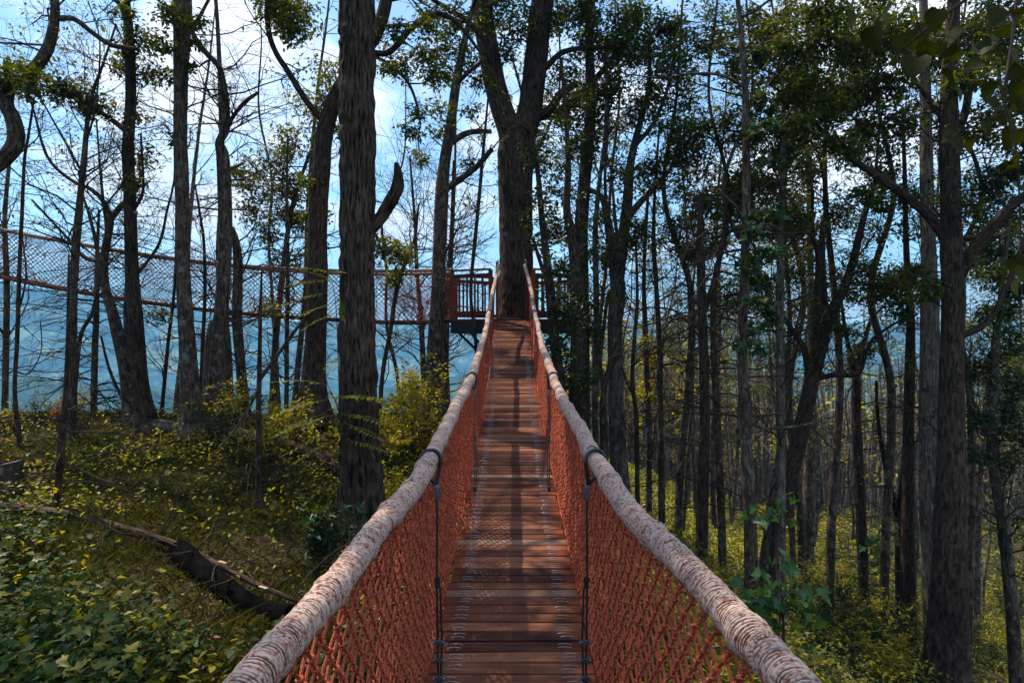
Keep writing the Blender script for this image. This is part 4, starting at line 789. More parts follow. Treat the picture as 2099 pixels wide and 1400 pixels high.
tree('bare_tree', 'wide-spreading leafless grey tree in the gap left of the platform', 20, [(865, 880, 14), (868, 760, 12), (862, 640, 10), (855, 560, 8), (850, 450, 6), (840, 320, 4)], twigs=70, twlen=2.6, twlev=4, twfrom=.15, seed=26, up=0, bark='bark_grey', twig='twig', twn=(5, 4, 3))
tree('bare_tree', 'thin grey trunk directly behind the railing of the platform', 19, [(912, 850, 14), (914, 720, 13), (915, 640, 11), (925, 480, 8), (930, 330, 5)], twigs=40, twlen=2.0, twlev=4, twfrom=.2, seed=27, up=0, bark='bark_grey', twn=(4, 4, 3))
tree('forked_tree', 'great forked oak rising through the centre of the platform', 15.95, [(1065, 1010, 84), (1063, 900, 76), (1060, 760, 72), (1058, 640, 72), (1058, 540, 68), (1056, 440, 68), (1055, 370, 70), (1058, 300, 74), (1082, 240, 52), (1093, 170, 50), (1103, 80, 48), (1112, 0, 46)],
     limbs=[[(1050, 330, 56), (1045, 270, 50), (1028, 215, 47), (1010, 150, 45), (994, 60, 43), (986, 0, 42), (978, -90, 36)], [(1100, 250, 16), (1125, 228, 16), (1150, 200, 15), (1178, 188, 14)], [(1112, 165, 12), (1130, 130, 12), (1155, 115, 11), (1200, 112, 9), (1280, 118, 6)], [(1118, 250, 18), (1150, 225, 16), (1195, 185, 14), (1235, 140, 12), (1290, 70, 9), (1320, 10, 7)], [(985, 75, 12), (960, 50, 11), (925, 35, 9), (890, 20, 8)]],
     disp=.014, sides=80, ring=.03, bark='bark_big', crown=1700, twigs=20, twlen=1.0, twlev=3, twfrom=.55, tlv=400, seed=28, up=6, tleaf=.11,
     tufts=[(1075, 265, 26, 120), (1085, 300, 20, 80), (1040, 110, 30, 150), (1060, 60, 34, 180), (1050, 10, 36, 220), (1100, 340, 16, 60), (1130, 60, 34, 170), (1160, 150, 34, 190), (1190, 90, 38, 220), (1240, 110, 38, 230), (1270, 60, 36, 220), (1210, 30, 40, 240), (1150, 20, 36, 200), (1020, 50, 26, 110), (1090, 420, 18, 50), (1240, 190, 36, 200), (1170, 240, 30, 140), (1010, 10, 26, 110), (880, 30, 30, 140), (920, 80, 28, 120)])

# added unseen oak beyond the left edge; crown shaped to shade the near bridge
def oak():
    rng = np.random.default_rng(5); b = np.array([-7.9, 4.2, float(ground(-7.9, 4.2))]); root = thing('added_shade_oak', 'unseen oak added beyond the left edge to shade the near clearing', 'tree', b)
    pts = np.array([b - [0, 0, .2], b + [0, 0, 2.5], b + [.25, .1, 5], b + [.7, .4, 7.2], b + [1.2, .6, 9.5], b + [1.6, .8, 11.5]]); m = MB(); C, r = trunk_mb(m, pts, np.array([.34, .28, .25, .2, .13, .05]), .01, 9, .1, 24); sub(m, 'trunk', M['bark_grey'], root)
    n = 19; i = rng.integers(int(len(C) * .55), len(C) - 4, n); az = rng.uniform(-.9, 1.2, n); el = rng.uniform(.15, .7, n)
    lv = grow(rng, C[i], np.stack([np.cos(az) * np.cos(el), np.sin(az) * np.cos(el), np.sin(el)], 1), rng.uniform(3.0, 7.0, n), np.full(n, .07), 4, nch=(7, 5, 4), curl=.16, trop=.0, ratio=.42)
    lv = [(p[k], q[k]) for p, q in lv for k in [(p[:, :, 2] > .56 * p[:, :, 1] + .3).all(1)]]
    t = MB(); put(t, lv[:1], (8,)); sub(t, 'limbs', M['bark_grey'], root, kind='stuff'); t = MB(); put(t, lv[1:], (5, 3, 3)); sub(t, 'twigs', M['twig'], root, kind='stuff')
    p, D_ = sample(rng, lv, 26000, (-1, -2)); p = p + rng.normal(0, .1, p.shape); k = (p[:, 2] > .57 * p[:, 1] + .35) & (p[:, 1] - (p[:, 2] + 2) * .30 < 4.6 + .8 * np.sin(p[:, 0] * 1.7)); c = MB(); leaves(c, rng, p[k], .15, D_[k]); sub(c, 'crown', M['leaf_canopy'], root, kind='stuff')
oak()
# ---- right side
tree('vine_clad_tree', 'leaning thin trunk wrapped in dark creeper right beside the platform railing', 12.2, [(1165, 960, 24), (1155, 850, 24), (1142, 740, 22), (1132, 650, 22), (1124, 560, 18), (1112, 460, 14), (1104, 370, 11), (1092, 280, 8), (1075, 210, 6), (1050, 120, 4)], bark='bark_dark', leaf='leaf_dark', seed=30, up=0, tleaf=.095, twigs=14, twlen=.8, twlev=2, twfrom=.3,
     tufts=[(1150, 850, 34, 110), (1165, 780, 40, 160), (1150, 720, 38, 160), (1160, 650, 42, 210), (1140, 600, 34, 140), (1145, 550, 32, 110), (1120, 500, 26, 75), (1125, 440, 26, 75), (1100, 400, 22, 55), (1105, 340, 24, 60), (1085, 310, 20, 40), (1085, 450, 16, 25), (1170, 900, 34, 100), (1130, 380, 18, 35)])
tree('vine_clad_tree', 'taller creeper covered trunk second right of the platform', 13.6, [(1185, 900, 38), (1184, 800, 36), (1186, 700, 34), (1184, 600, 30), (1176, 500, 24), (1162, 430, 16), (1165, 340, 12), (1160, 240, 9), (1150, 120, 6)], bark='bark_dark', leaf='leaf_dark', seed=31, up=0, tleaf=.095, twigs=14, twlen=.9, twlev=2, twfrom=.3,
     tufts=[(1190, 860, 34, 110), (1195, 780, 34, 120), (1200, 690, 36, 140), (1190, 630, 36, 160), (1185, 560, 34, 130), (1205, 520, 28, 90), (1165, 480, 28, 95), (1170, 400, 26, 75), (1150, 350, 24, 60), (1175, 300, 24, 55), (1150, 260, 24, 55)])
tree('tall_tree', 'tall grey trunk behind the creeper covered one, running up out of the frame', 16, [(1193, 900, 32), (1194, 700, 30), (1192, 560, 29), (1193, 450, 27), (1203, 330, 24), (1211, 230, 22), (1209, 120, 18), (1205, 0, 15)], bark='bark_grey', crown=700, twigs=14, twlen=1.3, twlev=3, twfrom=.6, tlv=300, seed=32, tufts=[(1210, 60, 30, 140), (1190, 20, 30, 140), (1230, 260, 26, 90), (1185, 190, 24, 90), (1225, 330, 20, 60)])
tree('slim_tree', 'slim wavy trunk just left of the pale forked tree by the bridge', 15, [(1221, 960, 13), (1220, 840, 13), (1222, 700, 12), (1222, 600, 12), (1220, 480, 11), (1228, 380, 9), (1240, 280, 7), (1245, 150, 5)], bark='bark_grey', twigs=20, twlen=1.0, twlev=3, twfrom=.2, tlv=500, leaf='leaf_gold', seed=33, up=0, limbs=[[(1225, 800, 9), (1236, 700, 8), (1245, 640, 8), (1255, 590, 5)]], tufts=[(1250, 600, 20, 80), (1245, 540, 22, 90), (1235, 450, 20, 80)])
tree('forked_tree', 'pale V-forked trunk right of the bridge with a smaller stem curving from it', 15.6, [(1272, 1010, 36), (1266, 900, 33), (1262, 800, 30), (1261, 700, 30), (1262, 640, 30), (1268, 560, 26), (1279, 480, 24), (1286, 420, 22), (1292, 340, 17), (1302, 290, 15), (1318, 230, 12), (1330, 170, 9), (1332, 60, 6)],
     limbs=[[(1261, 620, 18), (1254, 520, 16), (1246, 450, 14), (1236, 400, 12), (1205, 378, 10), (1190, 365, 7)], [(1290, 450, 16), (1312, 415, 14), (1345, 380, 12), (1380, 340, 8), (1400, 290, 5)], [(1256, 520, 8), (1262, 440, 7), (1258, 360, 5), (1250, 300, 3)], [(1300, 300, 10), (1335, 260, 9), (1360, 200, 7), (1372, 130, 5)]],
     bark='bark_pale', twigs=30, twlen=1.2, twlev=3, twfrom=.5, tlv=900, seed=34, up=0, leaf='leaf_canopy', sides=18, ring=.09, tufts=[(1335, 190, 34, 200), (1365, 130, 38, 240), (1320, 100, 38, 220), (1300, 230, 26, 110), (1400, 200, 36, 220), (1350, 260, 28, 120), (1380, 60, 42, 260), (1300, 40, 36, 200), (1420, 270, 28, 130), (1280, 350, 16, 50)])
tree('slim_tree', 'slender bent stem between the pale forked tree and the wood', 14.6, [(1306, 960, 10), (1304, 850, 9), (1296, 780, 9), (1300, 700, 8), (1306, 620, 7), (1304, 500, 5)], bark='bark_dark', twigs=26, twlen=1.0, twlev=3, twfrom=.1, seed=35, up=0)
tree('slim_tree', 'slim trunk with a golden tuft halfway up, right of the pale forked tree', 17, [(1330, 1000, 13), (1330, 880, 12), (1325, 760, 12), (1322, 660, 11), (1320, 560, 8), (1328, 400, 6)], bark='bark_grey', twigs=26, twlen=1.2, twlev=3, twfrom=.2, leaf='leaf_yellow', seed=36, up=0, tufts=[(1335, 730, 24, 130), (1330, 800, 28, 170), (1318, 690, 16, 50)])
tree('slim_tree', 'straight slim trunk in the bright gap right of the golden tuft', 16, [(1356, 1000, 14), (1354, 860, 12), (1352, 720, 12), (1346, 600, 10), (1340, 500, 9), (1342, 400, 6), (1352, 250, 4)], bark='bark_grey', twigs=34, twlen=1.3, twlev=3, twfrom=.15, seed=37, up=0, tlv=300, leaf='leaf_gold')
tree('dead_conifer', 'dead dark conifer with level bare branches, nearest in the middle of the right wood', 12.8, [(1438, 1150, 26), (1440, 1050, 25), (1444, 900, 22), (1444, 780, 20), (1440, 660, 19), (1437, 560, 18), (1436, 470, 14), (1435, 400, 10)], twigs=70, twlen=1.9, twlev=3, twfrom=.12, dead=True, seed=38, up=0, limbs=[[(1446, 650, 12), (1460, 580, 12), (1470, 520, 10), (1474, 440, 6), (1470, 350, 4)], [(1446, 850, 7), (1500, 850, 5), (1560, 880, 4)], [(1440, 700, 5), (1380, 640, 4), (1310, 632, 3)]], sides=16, ring=.09, twn=(5, 3))
tree('tall_tree', 'lichen spotted trunk clad in broad maple leaves, right of the dead conifer', 11.8, [(1540, 1175, 28), (1538, 1080, 26), (1534, 1000, 25), (1528, 880, 24), (1524, 800, 22), (1521, 700, 20), (1526, 560, 18), (1530, 400, 17), (1529, 280, 16), (1528, 200, 14), (1520, 80, 11), (1512, 0, 9)],
     bark='bark_grey', leaf='leaf_maple', maple=True, tleaf=.15, twigs=44, twlen=1.7, twlev=3, twfrom=.15, dead=True, seed=39, sides=18, ring=.09, crown=400,
     limbs=[[(1528, 180, 7), (1480, 150, 6), (1420, 142, 5), (1370, 145, 4), (1300, 130, 3)], [(1526, 470, 7), (1500, 430, 6), (1450, 400, 4)], [(1518, 40, 6), (1545, 30, 5), (1580, 10, 4)], [(1536, 890, 7), (1580, 880, 6), (1650, 878, 5), (1740, 860, 3)]],
     tufts=[(1555, 130, 26, 60), (1575, 200, 26, 60), (1560, 260, 26, 50), (1580, 330, 28, 60), (1560, 440, 28, 60), (1560, 520, 34, 80), (1550, 580, 34, 90), (1570, 640, 36, 90), (1545, 700, 30, 60), (1560, 480, 26, 50), (1530, 900, 20, 14)])
tree('slim_tree', 'lichen speckled narrow trunk immediately right of the maple clad trunk', 13, [(1600, 1230, 24), (1600, 1100, 21), (1601, 950, 18), (1600, 800, 18), (1598, 650, 17), (1601, 500, 15), (1604, 380, 12), (1606, 240, 9), (1600, 100, 6)], bark='bark_pale', seed=40, up=0, twigs=28, twlen=1.3, twlev=3, twfrom=.3, tlv=700, tufts=[(1590, 380, 30, 170), (1620, 320, 34, 190), (1600, 250, 36, 220), (1615, 160, 40, 250), (1640, 450, 28, 150)])
tree('leaning_tree', 'dark trunk leaning right with a high fork, behind the speckled narrow trunk', 14.4, [(1580, 1130, 38), (1600, 1040, 36), (1628, 940, 34), (1648, 860, 32), (1660, 800, 30), (1678, 730, 27), (1700, 650, 22), (1730, 590, 19), (1750, 530, 16), (1772, 440, 12), (1790, 390, 8), (1800, 300, 5)],
     limbs=[[(1690, 660, 16), (1690, 580, 14), (1692, 500, 13), (1700, 450, 11), (1712, 400, 8), (1700, 300, 6)], [(1660, 800, 14), (1655, 720, 13), (1638, 680, 11), (1620, 640, 7)], [(1656, 720, 16), (1672, 600, 15), (1668, 530, 12), (1650, 480, 9), (1645, 400, 6)], [(1668, 780, 12), (1705, 768, 11), (1750, 765, 10), (1762, 720, 8), (1775, 690, 6), (1830, 650, 4)]],
     twigs=34, twlen=1.2, twlev=3, twfrom=.5, tlv=1300, seed=41, up=0, sides=18, ring=.09, tufts=[(1745, 600, 30, 160), (1760, 560, 34, 200), (1800, 590, 40, 280), (1840, 570, 40, 280), (1700, 640, 24, 100), (1740, 680, 26, 120), (1770, 720, 24, 110), (1620, 560, 26, 110)])
tree('tall_tree', 'dull brown trunk farther back between the leaning trunk and the dark conifer', 20, [(1655, 1105, 28), (1658, 1000, 24), (1662, 880, 20), (1664, 760, 18), (1662, 640, 15), (1660, 480, 11), (1655, 300, 8), (1650, 120, 5)], bark='bark_grey', seed=42, up=0, twigs=30, twlen=1.6, twlev=3, twfrom=.4, tlv=1200)
tree('slim_tree', 'charred footed trunk in the middle of the yellow undergrowth on the right', 16, [(1770, 1190, 20), (1766, 1100, 21), (1762, 1000, 20), (1757, 880, 18), (1754, 770, 17), (1742, 720, 10), (1733, 680, 8), (1722, 600, 6)], bark='bark_dark', seed=43, up=0, twigs=30, twlen=1.1, twlev=3, twfrom=.1, dead=True, tufts=[(1745, 730, 22, 90), (1735, 760, 18, 60)], limbs=[[(1765, 760, 10), (1778, 700, 9), (1800, 655, 8), (1835, 625, 5)]])
tree('slim_tree', 'blackened Y-shaped thin trunk in front of the distant wood on the right', 17, [(1842, 1135, 14), (1840, 1060, 14), (1820, 980, 10), (1805, 900, 9), (1798, 840, 7), (1796, 780, 5)], bark='bark_black', seed=44, up=0, limbs=[[(1842, 1062, 11), (1846, 950, 10), (1842, 820, 9), (1836, 700, 7)]], twigs=6)
tree('tall_tree', 'upright brown trunk left of the pair of largest trunks at the right', 14.2, [(1862, 1300, 32), (1860, 1200, 30), (1860, 1100, 27), (1862, 950, 23), (1864, 820, 20), (1866, 700, 18), (1866, 650, 16), (1858, 520, 12), (1855, 380, 9), (1850, 220, 6)], bark='bark_dark', seed=45, up=0, twigs=28, twlen=1.2, twlev=3, twfrom=.2, dead=True, tufts=[(1860, 640, 30, 170), (1830, 610, 34, 200), (1850, 560, 34, 190)])
tree('tall_tree', 'pale deeply grooved trunk, left one of the two largest on the right', 13.4, [(1935, 1400, 64), (1925, 1250, 56), (1912, 1100, 46), (1906, 950, 40), (1905, 800, 37), (1906, 650, 34), (1903, 500, 29), (1900, 400, 26), (1898, 250, 22), (1895, 100, 19), (1892, 0, 16)], bark='bark_pale', disp=.01, sides=36, ring=.05, seed=46, crown=700, twigs=22, twlen=1.1, twlev=3, twfrom=.3, dead=True)
tree('big_tree', 'dark massive trunk with spreading limbs, right one of the two largest on the right', 11.6, [(1935, 1520, 96), (1938, 1400, 84), (1945, 1200, 66), (1948, 1050, 58), (1950, 900, 50), (1951, 760, 45), (1954, 620, 42), (1950, 500, 40), (1948, 380, 38), (1945, 260, 34), (1948, 120, 28), (1955, 0, 24)],
     limbs=[[(1962, 590, 24), (1985, 520, 24), (2025, 462, 22), (2060, 420, 19), (2110, 385, 16), (2180, 340, 10)], [(1972, 695, 14), (2005, 668, 13), (2030, 620, 9), (2048, 550, 7), (2060, 480, 5)], [(1942, 500, 22), (1905, 440, 20), (1858, 395, 18), (1800, 350, 15), (1750, 310, 12), (1705, 258, 10), (1660, 200, 7), (1600, 150, 5)], [(2010, 490, 12), (2060, 480, 10), (2120, 455, 8)], [(1948, 300, 20), (1985, 230, 16), (2010, 150, 14), (2070, 60, 10), (2110, 0, 8)], [(1948, 260, 14), (1915, 200, 12), (1890, 140, 9), (1850, 60, 7)]],
     disp=.01, sides=48, ring=.05, seed=47, crown=1300, twigs=40, twlen=1.1, twlev=3, twfrom=.5, tlv=1200, tleaf=.10, up=5,
     tufts=[(1700, 230, 40, 330), (1650, 180, 40, 330), (1750, 200, 40, 320), (1720, 300, 34, 240), (1780, 270, 40, 300), (1640, 260, 36, 260), (1620, 110, 42, 330), (1690, 100, 45, 360), (1760, 100, 46, 360), (1830, 160, 44, 330), (1830, 60, 46, 360), (1690, 30, 44, 330), (1900, 90, 46, 340), (1980, 60, 50, 380), (1860, 250, 34, 220), (1800, 410, 30, 170), (1760, 400, 26, 130), (1990, 150, 40, 260), (2050, 90, 50, 380), (2020, 260, 40, 250), (2080, 200, 48, 340), (1990, 420, 22, 90), (1900, 600, 30, 170), (1870, 560, 24, 130), (2050, 560, 26, 120)])
tree('tall_tree', 'dim trunk with a forking limb low at the right edge', 12.6, [(2085, 1420, 26), (2075, 1250, 24), (2060, 1100, 22), (2040, 980, 20), (2032, 920, 18), (2040, 760, 14), (2052, 600, 10), (2070, 450, 7)], bark='bark_grey', seed=48, up=0, limbs=[[(2040, 940, 16), (2062, 880, 14), (2090, 835, 12), (2130, 790, 9)], [(2036, 900, 8), (2010, 850, 7), (2005, 780, 5), (2030, 700, 3)]], twigs=26, twlen=1.3, twlev=3, twfrom=.3, tlv=900, leaf='leaf_dark',
     tufts=[(2040, 640, 34, 200), (2085, 600, 36, 220), (2070, 700, 40, 260), (2030, 760, 36, 230), (2090, 790, 40, 260), (2060, 850, 36, 230), (2010, 850, 26, 130), (2095, 900, 36, 200), (2050, 950, 34, 190), (2000, 930, 26, 120)])
tree('leafy_tree', 'yellow-green leafy tree behind the massive trunk at the right edge', 18, [(2000, 1200, 18), (2005, 1000, 16), (2020, 850, 13), (2040, 700, 10), (2060, 550, 7), (2075, 420, 4)], bark='bark_grey', leaf='leaf_gold', seed=49, up=0, twigs=26, twlen=1.6, twlev=3, twfrom=.3, tlv=900,
     tufts=[(2010, 560, 40, 260), (2060, 520, 44, 300), (2095, 460, 40, 240), (2020, 660, 40, 260), (2080, 640, 44, 280), (2020, 480, 30, 150), (2060, 760, 44, 280), (2000, 770, 34, 190), (2090, 350, 30, 140), (2095, 720, 40, 240)])
rl = np.random.default_rng(202)
for k, (px, d, w, bt, lf, lab) in enumerate([(1236, 15.2, 9, 900, 'leaf_canopy', 'leafy thin tree filling the gap beside the great forked oak'), (1395, 15.5, 12, 960, 'leaf_canopy', 'leafy tree with sparse hanging foliage left of the dead conifer'), (1478, 14.5, 12, 1040, 'leaf_canopy', 'leafy tree between the dead conifer and the maple clad trunk'),
      (1572, 13.8, 11, 1100, 'leaf_gold', 'dense leafed young tree right of the maple clad trunk'), (1705, 15.0, 14, 1060, 'leaf_canopy', 'leafy tree with full crown left of the charred footed trunk'), (1815, 15.6, 14, 1120, 'leaf_canopy', 'leafy tree behind the spreading limb of the massive trunk'),
      (1985, 14.0, 12, 1250, 'leaf_dark', 'dark leafy tree right behind the massive trunk'), (2072, 13.4, 12, 1300, 'leaf_dark', 'darkest leafy tree at the extreme right edge'), (1130, 17.0, 9, 900, 'leaf_gold', 'golden leafed thin tree behind the creeper covered trunks'), (1640, 17.5, 12, 1050, 'leaf_gold', 'golden tree crown showing high between the leaning trunk and the massive one')]):
    tf = [(px + rl.normal(0, 50), rl.uniform(-30, 520) if q < 17 else rl.uniform(350, 640), rl.uniform(26, 46), int(rl.uniform(110, 210))) for q in range(20 if px > 1250 else 12)]
    tree('leafy_tree', lab, d, [(px, bt, w + 4), (px + rl.normal(0, 22), 800, w + 2), (px + rl.normal(0, 32), 600, w), (px + rl.normal(0, 32), 400, w * .75), (px + rl.normal(0, 22), 200, w * .5), (px + rl.normal(0, 25), 0, w * .35)], bark='bark_grey', leaf=lf, twigs=16, twlen=1.2, twlev=3, twfrom=.4, tlv=400, seed=300 + k, up=3, tufts=tf, tleaf=.10)

# ------------------------------------------------------------------ logs, stump, litter on the ground
def gz(x, y): return float(ground(x, y))
def G(px, d, dz=0.):
    x = (px - CX) * d / F; return np.array([x, d, gz(x, d) + dz])
def log(name, label, pts, R, mat, sides=16, disp=.006, seed=1, tw=0, cat='log', ring=.05, caps=None):
    pts = np.array(pts, float); R = np.array(R, float); root = thing(name, label, cat, pts[0]); m_ = MB(); C, r = trunk_mb(m_, pts, R, disp, seed, ring, sides, flare=False)
    sub(m_, 'trunk', M[mat], root)
    for e, q in ((0, 1), (-1, -2)):
        if R[e] > .05:
            n_ = nrm(C[e] - C[q]); a = nrm(np.cross(n_, [0, 0, 1.])); b = np.cross(a, n_); th = np.arange(18) / 18 * 2 * np.pi
            V = C[e] + n_ * .004 + r[e] * 1.0 * (np.cos(th)[:, None] * a + np.sin(th)[:, None] * b); V = np.concatenate([V, [C[e] + n_ * .006]])
            c_ = MB(); c_.add(V, t=[[k, (k + 1) % 18, 18] for k in range(18)] ); sub(c_, 'cut_end', M[caps or mat], root, smooth=False)
    if tw:
        rng = np.random.default_rng(seed + 50); i = rng.integers(int(len(C) * .3), len(C), tw); az = rng.uniform(0, 2 * np.pi, tw); el = rng.uniform(.1, 1.0, tw)
        lv = grow(rng, C[i], np.stack([np.cos(az) * np.cos(el), np.sin(az) * np.cos(el), np.sin(el)], 1), rng.uniform(.5, 1.5, tw), np.full(tw, .010), 3, nch=(4, 3), curl=.18, trop=-.02)
        t_ = MB(); put(t_, lv); sub(t_, 'twigs', M['twig'], root, kind='stuff')
    return root, C
rt, _ = log('fallen_log', 'thick charred black log lying downslope beside the bridge at left', [G(365, 7.1, .09), G(430, 6.7, .08), G(520, 6.15, .07), (P(600, 1262, 5.55))], [.12, .115, .10, .085], 'char', sides=28, disp=.012, seed=3)
for a, b, w in ((.44, .10, .05), (.78, .07, .045)):
    c = G(365, 7.1, .13) * (1 - a) + P(600, 1262, 5.55) * a + [0.02, -.03, .14 - .05 * a]; k = MB(); box(k, c, (w * 2.2, .03, .008), rz=-.6); sub(k, 'pale_splinter', M['pale_wood'], rt, smooth=False)
log('fallen_pole', 'long thin fallen trunk crossing the lower left with bare branches', [G(-60, 8.1, .12), G(120, 7.9, .08), G(330, 7.3, .10), G(430, 6.9, .17), G(560, 6.4, .22), G(675, 6.0, .12)], [.055, .052, .042, .036, .024, .010], 'bark_dark', seed=4, tw=14, sides=12)
log('fallen_log', 'grey fallen trunk with upturned root end lying along the back of the clearing', [G(285, 13.2, .20), G(330, 12.9, .16), G(420, 12.4, .17), G(540, 11.8, .18), G(650, 11.4, .16), G(735, 11.0, .10)], [.19, .13, .11, .09, .07, .04], 'bark_grey', seed=5, tw=8, sides=16, disp=.01)
log('fallen_branch', 'short reddish branch lying at the very left under the fallen pole', [G(-30, 7.3, .10), G(15, 7.2, .07), G(45, 7.0, .03)], [.03, .028, .015], 'bark_dark', seed=6, sides=8)
log('fallen_branch', 'thin fallen branch among the yellow plants at lower right', [G(1735, 9.0, .5), G(1780, 8.6, .35), G(1840, 8.2, .25)], [.03, .025, .015], 'bark_grey', seed=7, sides=8, tw=3)
log('fallen_branch', 'dark snapped branch in the yellow bushes right of the big trunk', [G(800, 12.0, .45), G(830, 12.2, .40), G(862, 12.4, .30)], [.045, .035, .02], 'bark_dark', seed=8, sides=8)
st = G(22, 9.0); stump = thing('tree_stump', 'square sawn grey stump standing at the left edge of the clearing', 'stump', st)
m_ = MB(); th = np.arange(20) / 20 * 2 * np.pi; prof = []
for z, sc in ((-.1, 1.25), (.05, 1.1), (.2, 1.0), (.40, .98)):
    rr = .125 * sc / np.maximum(np.abs(np.cos(th)), np.abs(np.sin(th))) ** .75; prof.append(np.stack([st[0] + rr * np.cos(th + .2), st[1] + rr * np.sin(th + .2), st[2] + z + (.03 * np.cos(th) if z > .3 else 0) + 0 * th], 1))
V = np.concatenate(prof); Q = [[a * 20 + k, a * 20 + (k + 1) % 20, (a + 1) * 20 + (k + 1) % 20, (a + 1) * 20 + k] for a in range(3) for k in range(20)]
m_.add(V, Q); sub(m_, 'trunk', M['bark_grey'], stump, smooth=False)
m_ = MB(); m_.add(np.concatenate([prof[-1] + [0, 0, .003], [prof[-1].mean(0) + [0, 0, .004]]]), t=[[k, (k + 1) % 20, 20] for k in range(20)]); sub(m_, 'cut_top', M['cut_wood'], stump, smooth=False)

def crumple(c, s, seed):
    rng = np.random.default_rng(seed); n = 9; u, v = np.meshgrid(np.linspace(-1, 1, n), np.linspace(-1, 1, n), indexing='ij'); h = rng.random((n, n)) * s * .35
    V = np.stack([c[0] + u * s * (.8 + .2 * rng.random((n, n))), c[1] + v * s * .6, c[2] + .03 + h], -1).reshape(-1, 3); i, j = np.meshgrid(range(n - 1), range(n - 1), indexing='ij')
    m = MB(); m.add(V, np.stack([i * n + j, (i + 1) * n + j, (i + 1) * n + j + 1, i * n + j + 1], -1).reshape(-1, 4)); return m
for (px, py, d, s, lab, sd_) in ((668, 1318, 5.0, .055, 'crumpled shiny pale scrap seen low through the left net', 1), (772, 1226, 6.1, .04, 'small glinting scrap higher up behind the left net', 2)):
    c = P(px, py, d); c[2] = gz(c[0], c[1]) + .02; o = crumple(c, s, sd_).build('litter', M['foil'], origin=c, smooth=False); o['label'] = lab; o['category'] = 'litter'

# ------------------------------------------------------------------ ground plants (what nobody could count)
def shape_tri(mb, rng, C, size, flat=.75, droop=.1, width=.6, D=None): leaves(mb, rng, C, size, D, width=width, droop=droop, flat=flat)
rng = np.random.default_rng(77)
def field(n, x0, x1, y0, y1, p=1.5, dens=None, seed=0):
    p = p + .001; r = np.random.default_rng(seed); u = r.random(n); e = 1 - p
    y = (y0 ** e + u * (y1 ** e - y0 ** e)) ** (1 / e); x = r.uniform(x0, x1, n)
    k = np.abs(x) < .80 * y + 1.2; x, y = x[k], y[k]
    if dens is not None: k = r.random(len(x)) < dens(x, y); x, y = x[k], y[k]
    return x, y, r
def clearing(x, y):
    e = ((x + 3.0) / 1.9) ** 2 + ((y - 7.3) / 1.9) ** 2; a = np.clip((e - .6) / .8, .06, 1)
    ax, ay, bx, by = -3.5, 7.1, -1.75, 5.5; t = np.clip(((x - ax) * (bx - ax) + (y - ay) * (by - ay)) / ((bx - ax) ** 2 + (by - ay) ** 2), 0, 1); dd = np.hypot(x - ax - t * (bx - ax), y - ay - t * (by - ay) + .25)
    return a * np.clip((dd - .35) / .4, .03, 1)
blob = lambda x, y, f, o=0.: np.clip((fbm(x * f + 31 + o, y * f + 11 + o, 3) + .12) * 4.5, 0, 1)
# broad leaved cover lower left
def left_low(x, y): return np.clip((6.6 - y + .25 * (-x - 1) + 1.2 * fbm(x, y, 3) * 3) / 1.2, 0, 1) * np.clip((-x - 1.6 - .25 * (y - 3)) / .5, .12, 1) * clearing(x, y)
x, y, r = field(5200, -8.5, -.9, 2.3, 9.0, 1.3, left_low, 1)
n = len(x); k = 9; X = np.repeat(x, k) + r.normal(0, .09, n * k); Y = np.repeat(y, k) + r.normal(0, .09, n * k)
Z = ground(X, Y) + np.repeat(.10 + .40 * r.random(n) * blob(x, y, .8), k) * r.uniform(.2, 1.1, n * k) + .02
m_ = MB(); shape_tri(m_, r, np.stack([X, Y, Z], 1), .075, .78, .25, .75); o = m_.build('ground_cover', M['leaf_cover'], kind='stuff')
x, y, r = field(2600, -8.5, -.9, 2.3, 9.5, 1.3, lambda x, y: np.clip(left_low(x, y), .15, 1) * clearing(x, y), 31)
m_ = MB(); leafshape(m_, r, np.stack([x, y, ground(x, y) + r.uniform(.15, .5, len(x))], 1), .085, MAPLE, droop=.15, tilt=.3); m_.build('ground_cover', M['leaf_gold'], kind='stuff')
# golden low plants farther back and along the bridge
def left_mid(x, y): return blob(x, y, .55, 3) * np.clip((x + 9) / 6, .15, 1) * np.clip((y - 4) / 3, 0.1, 1) * clearing(x, y)
x, y, r = field(26000, -12, .9, 3.0, 15.2, 1.0, left_mid, 2)
X = np.repeat(x, 3) + r.normal(0, .06, len(x) * 3); Y = np.repeat(y, 3) + r.normal(0, .06, len(x) * 3); Z = ground(X, Y) + r.uniform(.02, .34, len(X))
m_ = MB(); shape_tri(m_, r, np.stack([X, Y, Z], 1), .072, .75, .15, .6); m_.build('ground_cover', M['leaf_yellow'], kind='stuff')
x, y, r = field(30000, -12, 1.0, 2.5, 15.5, 1.2, lambda x, y: (.25 + .65 * blob(x, y, .9, 8)) * clearing(x, y), 12)
Z = ground(x, y) + r.uniform(.0, .22, len(x)); m_ = MB(); shape_tri(m_, r, np.stack([x, y, Z], 1), .06, .7, .15, .6); m_.build('ground_cover', M['leaf_cover'], kind='stuff')
